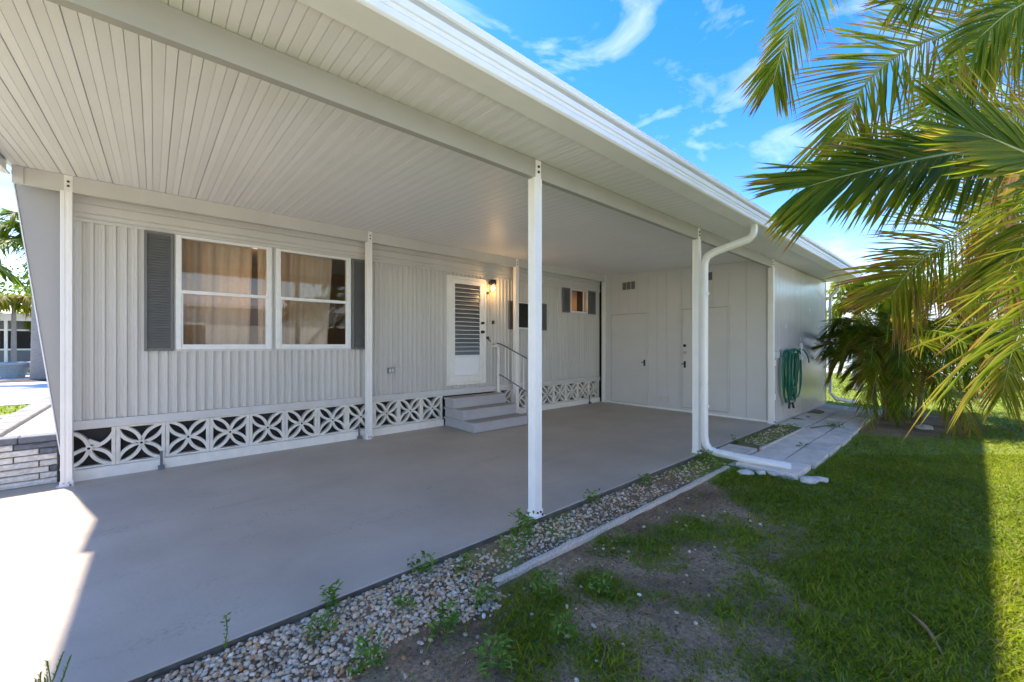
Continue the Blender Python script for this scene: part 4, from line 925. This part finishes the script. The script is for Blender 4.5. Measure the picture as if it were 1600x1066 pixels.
# ------------------------------------------------------------------ palms
def frond_mb(P, nl, Ll, wl, ang=52, vang=18, droop=.30, tint=.4, tvar=.15, tipbrown=.2, seed=0, up=Vector((0, 0, 1)), r0=.012, start=.14, sides=(1, -1), ragged=.1):
    """feather palm leaf: returns (leaflets, rachis). P = rachis points"""
    rr = random.Random(seed); C_ = bez(P, 40); lf, rc = MB(), MB()
    rc.tube(C_[::2] + [C_[-1]], [r0 * (1 - .85 * i / 20) for i in range(21)], 6)
    for i in range(nl):
        u = start + (1 - start) * (i + .5) / nl; k = min(38, int(u * 39)); f = u * 39 - k
        p = C_[k].lerp(C_[k + 1], f); T = (C_[k + 1] - C_[k]).normalized()
        N = (up - T * up.dot(T)); N = N.normalized() if N.length > .05 else Vector((0, 1, 0)); Sd = T.cross(N)
        prof = (.45 + .55 * math.sin(math.pi * min(1, (u - start) / (1 - start) * 1.05 + .12))) if u < .75 else 1.0 - (u - .75) * 1.9
        al = R(ang) * (1.08 - .62 * (u - start) / (1 - start))
        for sgn in sides:
            if rr.random() < ragged * .5: continue
            Ln = Ll * prof * rr.uniform(.86, 1.08); a2 = al * rr.uniform(.80, 1.18); v = R(vang + rr.uniform(-9, 9))
            D = (T * math.cos(a2) + (Sd * sgn * math.cos(v) + N * math.sin(v)) * math.sin(a2)).normalized()
            Wd = D.cross(N * math.cos(.4) + Sd * sgn * math.sin(.4)).normalized(); w_ = wl * rr.uniform(.8, 1.15) * (.7 + .3 * prof)
            fold = D.cross(Wd).normalized() * (w_ * .35); dr_ = droop * rr.uniform(.3, 2.0) + max(0, rr.gauss(0, .05))
            V = []; F_ = []; ns = 5; q_prev = p
            tb = max(0, min(1, tint + rr.gauss(0, tvar))); tl = []
            for s in range(ns):
                t = s / ns; hw = w_ * (.35 + 1.3 * t) if t < .4 else w_ * (.87 + .1 - (t - .4) * .95)
                c = p + D * (Ln * t) + Vector((0, 0, -dr_ * Ln * t * t)) + (T * .10 * Ln * t * t)
                V += [c - Wd * hw + fold, c - fold * .6, c + Wd * hw + fold]; tl += [tb, tb, tb] if t < .75 else [min(1, tb + tipbrown)] * 3
            V.append(p + D * Ln + Vector((0, 0, -dr_ * Ln)) + T * .10 * Ln)
            for s in range(ns - 1):
                a = s * 3; F_ += [(a, a + 1, a + 4, a + 3), (a + 1, a + 2, a + 5, a + 4)]
            a = (ns - 1) * 3; F_ += [(a, a + 1, a + 3), (a + 1, a + 2, a + 3)]
            n0 = len(lf.v); lf.add(V, F_); lf.tint[n0:] = tl + [min(1, tb + tipbrown * 1.6)]
    return lf, rc
def add_frond(parent, P, **kw):
    lf, rc = frond_mb(P, **kw); o = lf.build('frond', 'frond', parent, tint=True, smooth=True); rc.build('rachis', 'rachis', o, smooth=True); return o
def arc(root, az_, el, Ln, drp, bend=0):
    d = Vector((math.cos(az_), math.sin(az_), 0)); s = Vector((-d.y, d.x, 0)); out = []
    for i in range(6):
        t = i / 5; out.append(Vector(root) + d * (Ln * t * math.cos(el) * (1 - .12 * t)) + Vector((0, 0, 1)) * (Ln * (t * math.sin(el) - drp * t * t)) + s * bend * Ln * t * t)
    return out
# --- areca clump by the shed corner
ar = thing('areca_palm', (11.25, 1.05, GZ), 'dense clumping palm with yellowing fronds at the shed corner', 'palm')
rr = random.Random(21)
for i in range(17):
    a = 6.283 * i / 17 + rr.uniform(-.3, .3); q = rr.uniform(.05, .5); bx_, by_ = 11.25 + q * math.cos(a), 1.05 + q * .8 * math.sin(a); hh = rr.uniform(.7, 1.9); ln_ = rr.uniform(.1, .38)
    tx, ty = bx_ + ln_ * math.cos(a) * hh * .6, by_ + ln_ * math.sin(a) * hh * .6
    MB().tube(bez([(bx_, by_, GZ - .05), ((bx_ * 2 + tx) / 3, (by_ * 2 + ty) / 3, hh * .5), (tx, ty, hh)], 7), [.028, .027, .026, .025, .024, .022, .02], 8).build('stem', 'cane', ar, smooth=True)
    for j in range(5 if i < 11 else 4):
        az_ = a + rr.uniform(-1.3, 1.3) if j < 4 else rr.uniform(0, 6.28); el = R(rr.uniform(8, 76)); Ln = rr.uniform(1.6, 2.5); old = rr.random()
        if math.sin(az_) > .55: Ln *= .62
        drp = rr.uniform(.34, .85) * (.5 + el)
        z0 = hh - rr.uniform(0, .25)
        add_frond(ar, arc((tx, ty, z0), az_, el, Ln, drp, rr.uniform(-.15, .15)), nl=60, Ll=.44 * rr.uniform(.85, 1.15), wl=.0095, ang=56, vang=rr.uniform(5, 28), droop=rr.uniform(.12, .4), tint=(.36 if old < .5 else .55 if old < .78 else .80), tvar=.12, seed=100 + i * 10 + j)
for i in range(20):   # hanging outer skirt fronds
    az_ = R((-170, -140, -115, -90, -65, -35, 175, -5, -155, -128, -100, -78, -50, -20, 165, -180, -110, -85, -60, -145)[i] + rr.uniform(-8, 8)); z0 = rr.uniform(.7, 1.6)
    add_frond(ar, arc((11.2 + .3 * math.cos(az_), 1.0 + .3 * math.sin(az_), z0), az_, R(rr.uniform(20, 45)), rr.uniform(1.4, 2.3), rr.uniform(.75, 1.0)), nl=56, Ll=.40, wl=.0095, ang=58, vang=8, droop=.25, tint=(.35, .82, .5, .74, .35, .3, .6, .4)[i % 8], tvar=.10, seed=300 + i)
for i in range(20):   # tall upper fronds in the sun
    az_ = R((-150, -100, -60, -20, 20, 180, -125, -80, 150, -40, -5, -110, -70, -165, -30, 10, -90, -140, -50, -15)[i])
    add_frond(ar, arc((11.2 + .12 * math.cos(az_), 1.0 + .12 * math.sin(az_), rr.uniform(1.7, 2.1)), az_, R(rr.uniform(48, 78)), rr.uniform(1.9, 2.6), rr.uniform(.5, .85)), nl=60, Ll=.46, wl=.010, ang=54, vang=22, droop=.28, tint=(.55, .62, .5, .66, .5, .48, .72, .5, .55)[i % 9], tvar=.12, seed=340 + i)
# --- foreground palm, right edge
fp_ = thing('foreground_palm', (5.55, -.95, GZ), 'large near palm whose long feathery fronds hang in from the right edge', 'palm')
rr = random.Random(33)
for i in range(6):
    a = i * 1.05; bx_, by_ = 5.6 + .28 * math.cos(a), -1.0 + .22 * math.sin(a); tx, ty, hh = bx_ + .35 * math.cos(a), by_ + .3 * math.sin(a), rr.uniform(1.6, 2.9)
    MB().tube(bez([(bx_, by_, GZ - .05), (bx_, by_, hh * .5), (tx, ty, hh)], 8), [.06, .055, .05, .05, .048, .046, .044, .04], 10).build('stem', 'cane', fp_, smooth=True)
H_ = [  # rachis points, leaflets, length, width, angle, v, droop, tint, facing
 ([(5.74, -0.78, 3.85), (4.67, -0.11, 5.11), (3.7, 0.55, 4.71), (3.37, 0.76, 3.9), (3.24, 0.88, 3.46), (3.19, 0.92, 3.24)], 90, 0.42, 0.014, 48, 6, 0.1, 0.42, 'C'),
 ([(5.99, -0.87, 3.82), (5.05, -0.24, 4.05), (4.46, 0.14, 3.78), (4.1, 0.39, 3.57), (3.91, 0.56, 3.32), (3.83, 0.63, 3.04), (3.82, 0.64, 2.78)], 110, 0.62, 0.016, 62, 0, 0.06, 0.52, 'C'),
 ([(4.97, -0.77, 2.82), (4.01, -0.19, 2.69), (3.55, 0.08, 2.58), (3.19, 0.3, 2.48), (2.9, 0.48, 2.39), (2.71, 0.61, 2.32)], 110, 0.6, 0.019, 40, 0, 0.1, 0.27, 'C'),
 ([(4.05, -0.63, 2.13), (3.36, -0.26, 2.33), (3.1, -0.11, 2.4), (2.91, 0.0, 2.45)], 44, 0.6, 0.019, 38, 0, 0.0, 0.33, 'C'),
 ([(6.72, -0.98, 3.18), (5.78, -0.42, 2.8), (5.32, -0.15, 2.56), (4.8, 0.18, 2.25), (4.53, 0.35, 2.03), (4.35, 0.44, 1.83)], 100, 0.66, 0.016, 66, 0, 0.08, 0.5, 'C'),
 ([(4.41, -0.68, 2.31), (3.87, -0.41, 1.94), (3.55, -0.26, 1.68), (3.37, -0.16, 1.44)], 30, 0.60, 0.014, 64, 8, 0.45, 0.45, 'M'),
 ([(5.3, -0.8, 2.99), (4.7, -0.47, 2.56), (4.31, -0.26, 2.23), (4.09, -0.13, 1.89)], 70, 0.55, 0.016, 60, 6, 0.28, 0.47, 'M'),
 ([(6.36, -0.92, 4.19), (5.53, -0.4, 4.44), (4.75, 0.08, 4.28), (4.24, 0.4, 4.04)], 80, 0.58, 0.016, 55, 6, 0.15, 0.38, 'C'),
 ([(8.41, -1.26, 2.95), (7.7, -0.64, 2.23), (7.32, -0.31, 1.51), (7.19, -0.19, 0.86)], 80, 0.5, 0.014, 60, 6, 0.25, 0.45, 'M'),
 ([(7.63, -1.11, 4.14), (6.77, -0.49, 4.4), (6.04, 0.02, 4.07), (5.66, 0.35, 3.57), (5.49, 0.5, 3.01)], 100, 0.62, 0.015, 60, 4, 0.12, 0.38, 'C'),
 ([(7.08, -1.03, 3.7), (6.27, -0.45, 3.65), (5.67, -0.06, 3.41), (5.37, 0.21, 3.06)], 90, 0.58, 0.015, 58, 4, 0.15, 0.62, 'C'),
 ([(7.99, -1.16, 3.44), (7.15, -0.56, 3.06), (6.69, -0.16, 2.52), (6.44, 0.07, 1.98)], 90, 0.55, 0.014, 58, 6, 0.2, 0.6, 'C'),
 ([(7.31, -1.1, 4.45), (6.53, -0.55, 4.5), (5.91, -0.14, 4.24), (5.6, 0.14, 3.88)], 90, 0.58, 0.015, 58, 6, 0.2, 0.33, 'C'),
 ([(9.2, -1.42, 4.5), (8.49, -0.8, 4.1), (7.96, -0.34, 3.48), (7.66, -0.08, 2.69)], 90, 0.6, 0.015, 58, 6, 0.2, 0.42, 'C'),
 ([(4.97, -0.77, 3.65), (4.41, -0.42, 3.73), (4.06, -0.17, 3.56), (3.8, -0.01, 3.33)], 60, 0.5, 0.016, 50, 4, 0.25, 0.36, 'C'),
 ([(9.57, -1.48, 4.86), (8.89, -0.89, 5.35), (8.22, -0.3, 5.27), (7.66, 0.19, 4.78), (7.42, 0.4, 4.05)], 100, 0.62, 0.014, 58, 6, 0.18, 0.45, 'C'),
 ([(10.3, -1.59, 4.07), (9.57, -0.96, 4.16), (8.91, -0.38, 3.81), (8.45, 0.03, 3.1)], 100, 0.62, 0.014, 58, 6, 0.2, 0.62, 'C'),
 ([(10.67, -1.65, 5.8), (9.92, -0.99, 6.35), (9.23, -0.39, 6.17), (8.75, 0.03, 5.62)], 100, 0.62, 0.014, 58, 6, 0.2, 0.35, 'C'),
 ([(11.04, -1.71, 3.6), (10.33, -1.09, 3.31), (9.69, -0.53, 2.75), (9.34, -0.22, 2.0)], 100, 0.6, 0.014, 58, 6, 0.2, 0.55, 'C'),
 ([(11.4, -1.77, 4.93), (10.67, -1.12, 5.42), (10.09, -0.61, 5.23), (9.65, -0.22, 4.55)], 100, 0.62, 0.014, 58, 6, 0.2, 0.68, 'C'),
 ([(11.36, -1.2, 1.22), (10.74, -0.65, 2.47), (10.12, -0.1, 2.98), (9.49, 0.45, 2.98), (9.03, 0.86, 2.57)], 110, 0.6, 0.014, 58, 10, 0.2, 0.6, 'C'),
]
UPS = {'C': Vector((-.60, -.70, .30)), 'M': Vector((-.35, -.40, .85))}
for i, (P_, nl, Ll, wl, an, va, dp, tn, uk) in enumerate(H_):
    add_frond(fp_, P_, nl=int(nl * 1.2), Ll=Ll, wl=wl * .74, ang=an, vang=va, droop=dp, tint=tn + .15, tvar=.13, tipbrown=.18, seed=500 + i, r0=.014, start=.06, up=UPS[uk], ragged=.06)
for i in range(9):
    az_ = R((-160, -120, -80, -40, 0, 40, 75, -100, 20)[i]); add_frond(fp_, arc((5.7 + .3 * math.cos(az_), -1.1 + .3 * math.sin(az_), 2.7), az_, R(55), 2.2, .7), nl=50, Ll=.5, wl=.014, tint=.4, seed=600 + i)
for i, (P_, tn) in enumerate([([(5.2, -.55, 3.15), (5.0, -.25, 2.95), (4.92, -.15, 2.6)], .97), ([(5.6, -.5, 2.6), (5.45, -.25, 2.45), (5.4, -.15, 2.1)], .95)]):
    add_frond(fp_, P_, nl=22, Ll=.30, wl=.010, ang=30, vang=0, droop=.9, tint=tn, tvar=.05, seed=700 + i)
# --- background palms left and right
def feather_palm(loc, hh, trunk_r, n, Ln, Ll, label, tint, seed, name='feather_palm', wl=.03, elr=(5, 75)):
    t = thing(name, loc, label, 'palm'); rr = random.Random(seed); x, y, z = loc
    prof = [(trunk_r * 1.25, 0), (trunk_r * 1.05, hh * .12), (trunk_r, hh * .4), (trunk_r * .95, hh * .8), (trunk_r * .75, hh)]
    m_ = MB(); rings = []
    for i in range(41):
        u = i / 40; r_ = trunk_r * (1.22 - .5 * u if u < .15 else 1.15 - .35 * u) * (1 + .025 * (i % 2)); rings.append((r_, hh * u))
    m_.lathe(rings, (x, y, z), 14).build('trunk', 'bark', t, smooth=True)
    for i in range(n):
        az_ = 6.283 * i / n + rr.uniform(-.3, .3); el = R(rr.uniform(*elr))
        add_frond(t, arc((x, y, z + hh), az_, el, Ln * rr.uniform(.85, 1.1), rr.uniform(.6, .95)), nl=34, Ll=Ll, wl=wl, ang=60, vang=10, droop=.45, tipbrown=.06, tint=tint + rr.uniform(-.12, .12), seed=seed * 50 + i, r0=.03)
    return t
feather_palm((-3.62, 26.0, GZ), 5.6, .22, 18, 3.2, .75, 'tall grey-trunked palm across the street behind the planter pots', .35, 3, wl=.04)
feather_palm((-5.6, 33.8, GZ), 3.6, .10, 20, 2.3, .6, 'yellow-green palm with drooping fronds in front of the grey house', .60, 5, wl=.03)
feather_palm((-7.5, 31.0, GZ), 5.2, .2, 18, 3.6, .8, 'dark green palm above the roof of the grey house', .30, 6, wl=.05)
feather_palm((17.5, 2.6, GZ), 2.9, .12, 18, 2.2, .5, 'small sunlit palm showing beyond the shed roof end', .55, 8, wl=.025)
feather_palm((21.5, -.8, GZ), 3.2, .14, 18, 2.4, .55, 'bright palm behind the clumping palm at the right', .52, 9, wl=.03)
feather_palm((26, -6.5, GZ), 4.6, .16, 18, 2.6, .6, 'far palm at the right edge beyond the lawn', .42, 10, wl=.035)
def mulch(x, y, r, label):
    m_ = MB(); n = 28; rr = random.Random(int(x * 10)); V = [(x, y, GZ + .07)]
    for i in range(n):
        a = 6.283 * i / n; q = r * rr.uniform(.85, 1.1); V.append((x + q * math.cos(a), y + q * .8 * math.sin(a), GZ + .021))
    m_.add(V, [(0, 1 + i, 1 + (i + 1) % n) for i in range(n)]); tag(m_.build('mulch_bed', 'mulch', None, org=(x, y, GZ)), label, 'mulch bed')
mulch(-3.6, 26, 1.5, 'dark mulch ring round the grey palm trunk')

# ------------------------------------------------------------------ background houses and pots
def pot(x, y, label):
    t = thing('urn_pot', (x, y, GZ), label, 'pot', 'resin pots in front of the grey house')
    MB().lathe([(.001, .02), (.34, .02), (.36, .06), (.42, .25), (.55, .5), (.62, .58), (.60, .60), (.52, .58), (.001, .55)], (x, y, GZ), 20).build('bowl', 'pot', t, smooth=True)
    MB().lathe([(.56, .55), (.72, .60), (.74, .68), (.70, .72), (.58, .72), (.54, .66)], (x, y, GZ), 20).build('rim', 'pot', t, smooth=True)
pot(-4.75, 28.5, 'pale green urn pot left of the grey palm trunk'); pot(-3.5, 28.2, 'pale urn pot half hidden behind the grey palm trunk')
gh_ = thing('grey_house', (-9, 36, GZ), 'dark grey neighbour house with white roof edge across the street', 'house')
MB().box(-20, -1, 36, 44, GZ, 2.75).build('wall', 'ngrey', gh_)
for i in range(13): MB().prism([(36.0, .38 + i * .18), (35.96, .38 + i * .18), (35.995, .555 + i * .18)], 'x', -20, -1).build('siding_board', 'ngrey', gh_)
MB().prism([(35.0, 2.75), (35.0, 3.15), (40, 3.9), (45, 3.15), (45, 2.75)], 'x', -20.6, -.4).build('roof', 'nroof', gh_)
for x_ in (-6.1, -9.0, -3.4): MB().box(x_ - .06, x_ + .06, 35.1, 35.2, GZ, 2.75).build('porch_post', 'nwall', gh_)
for x_ in (-6.55, -10.2):
    f_ = MB(); f_.box(x_, x_ + 1.5, 35.90, 35.95, 1.1, 2.3); o = f_.build('window', 'nwall', gh_); MB().box(x_ + .1, x_ + 1.4, 35.88, 35.898, 1.2, 2.2).build('pane', M['dark'], o)
for i in range(26): MB().box(-14 + i * .48, -13.6 + i * .48, 35.93, 35.99, .0, .32).build('skirt_block', 'block', gh_)
nh = thing('white_house', (4, -8.5, GZ), 'long white neighbour mobile home behind the camera', 'house')
MB().box(-14, 18, -11.3, -7.5, GZ, 2.9).build('wall', 'nwall', nh); MB().prism([(-11.7, 2.9), (-9.4, 3.6), (-7.1, 2.9), (-7.1, 3.05), (-9.4, 3.75), (-11.7, 3.05)], 'x', -14.4, 18.4).build('roof', 'nroof', nh)
for x_ in (-10, -5, 0, 6, 11):
    f_ = MB(); f_.box(x_, x_ + 1.6, -7.498, -7.45, 1.1, 2.3); o = f_.build('window', 'frame', nh); MB().box(x_ + .08, x_ + 1.52, -7.449, -7.44, 1.2, 2.2).build('pane', M['dark'], o)
rh_ = thing('far_house', (32, -4, GZ), 'pale far house seen through the palm fronds at the right', 'house')
MB().box(34, 42, -14, 8, GZ, 2.8).build('wall', 'nwall', rh_); MB().prism([(-14.5, 2.8), (-3, 4.4), (8.5, 2.8)], 'x', 33.4, 42.5).build('roof', 'nroof', rh_)
for y_ in (-11, -6, -1, 4):
    f_ = MB(); f_.box(33.95, 33.998, y_, y_ + 1.5, 1.0, 2.2); o = f_.build('window', 'frame', rh_); MB().box(33.93, 33.949, y_ + .1, y_ + 1.4, 1.1, 2.1).build('pane', M['dark'], o)
MB().box(27, 32, -60, 60, GZ - .1, GZ + .02).build('road', 'street', kind='structure')
# far trees so that the horizon is closed
def bush(x, y, r, h, label, seed):
    t = thing('tree', (x, y, GZ), label, 'tree', 'far trees behind the houses'); rs = np.random.RandomState(seed)
    MB().tube([(x, y, GZ), (x + .1, y, h * .4), (x, y, h * .75)], [.22, .16, .08], 8).build('trunk', 'bark', t)
    n = 2600; cl = rs.randn(16, 3) * np.array([.5, .5, .32]); c = cl[rs.randint(0, 16, n)] + rs.randn(n, 3) * .20
    P_ = np.stack([x + c[:, 0] * r, y + c[:, 1] * r, h * .66 + c[:, 2] * h * .45], 1); P_[:, 2] = np.maximum(P_[:, 2], .4); m_ = MB()
    for p in P_:
        a, e = rs.rand() * 6.28, rs.rand() * 1.2; d = Vector((math.cos(a) * math.cos(e), math.sin(a) * math.cos(e), math.sin(e) - .3)); s_ = d.cross(Vector((rs.randn(), rs.randn(), rs.randn()))).normalized(); q = Vector(p); L_ = .22 + .2 * rs.rand()
        m_.add([q, q + d * L_ * .5 - s_ * L_ * .28, q + d * L_, q + d * L_ * .5 + s_ * L_ * .28], [(0, 1, 2, 3)], tint=rs.rand())
    m_.build('crown', 'weed', t, tint=True)
for k_, (x, y, r, h, lb_) in enumerate([(-12, 50, 4, 8, 'dark leafy tree behind the grey house roof'), (-5, 52, 4, 7.5, 'leafy tree behind the grey house, right of the darker one'), (47, 1, 5, 7, 'far leafy tree behind the pale house'), (46, -9, 5, 8, 'far leafy tree at the right edge behind the pale house')]): bush(x, y, r, h, lb_, k_)
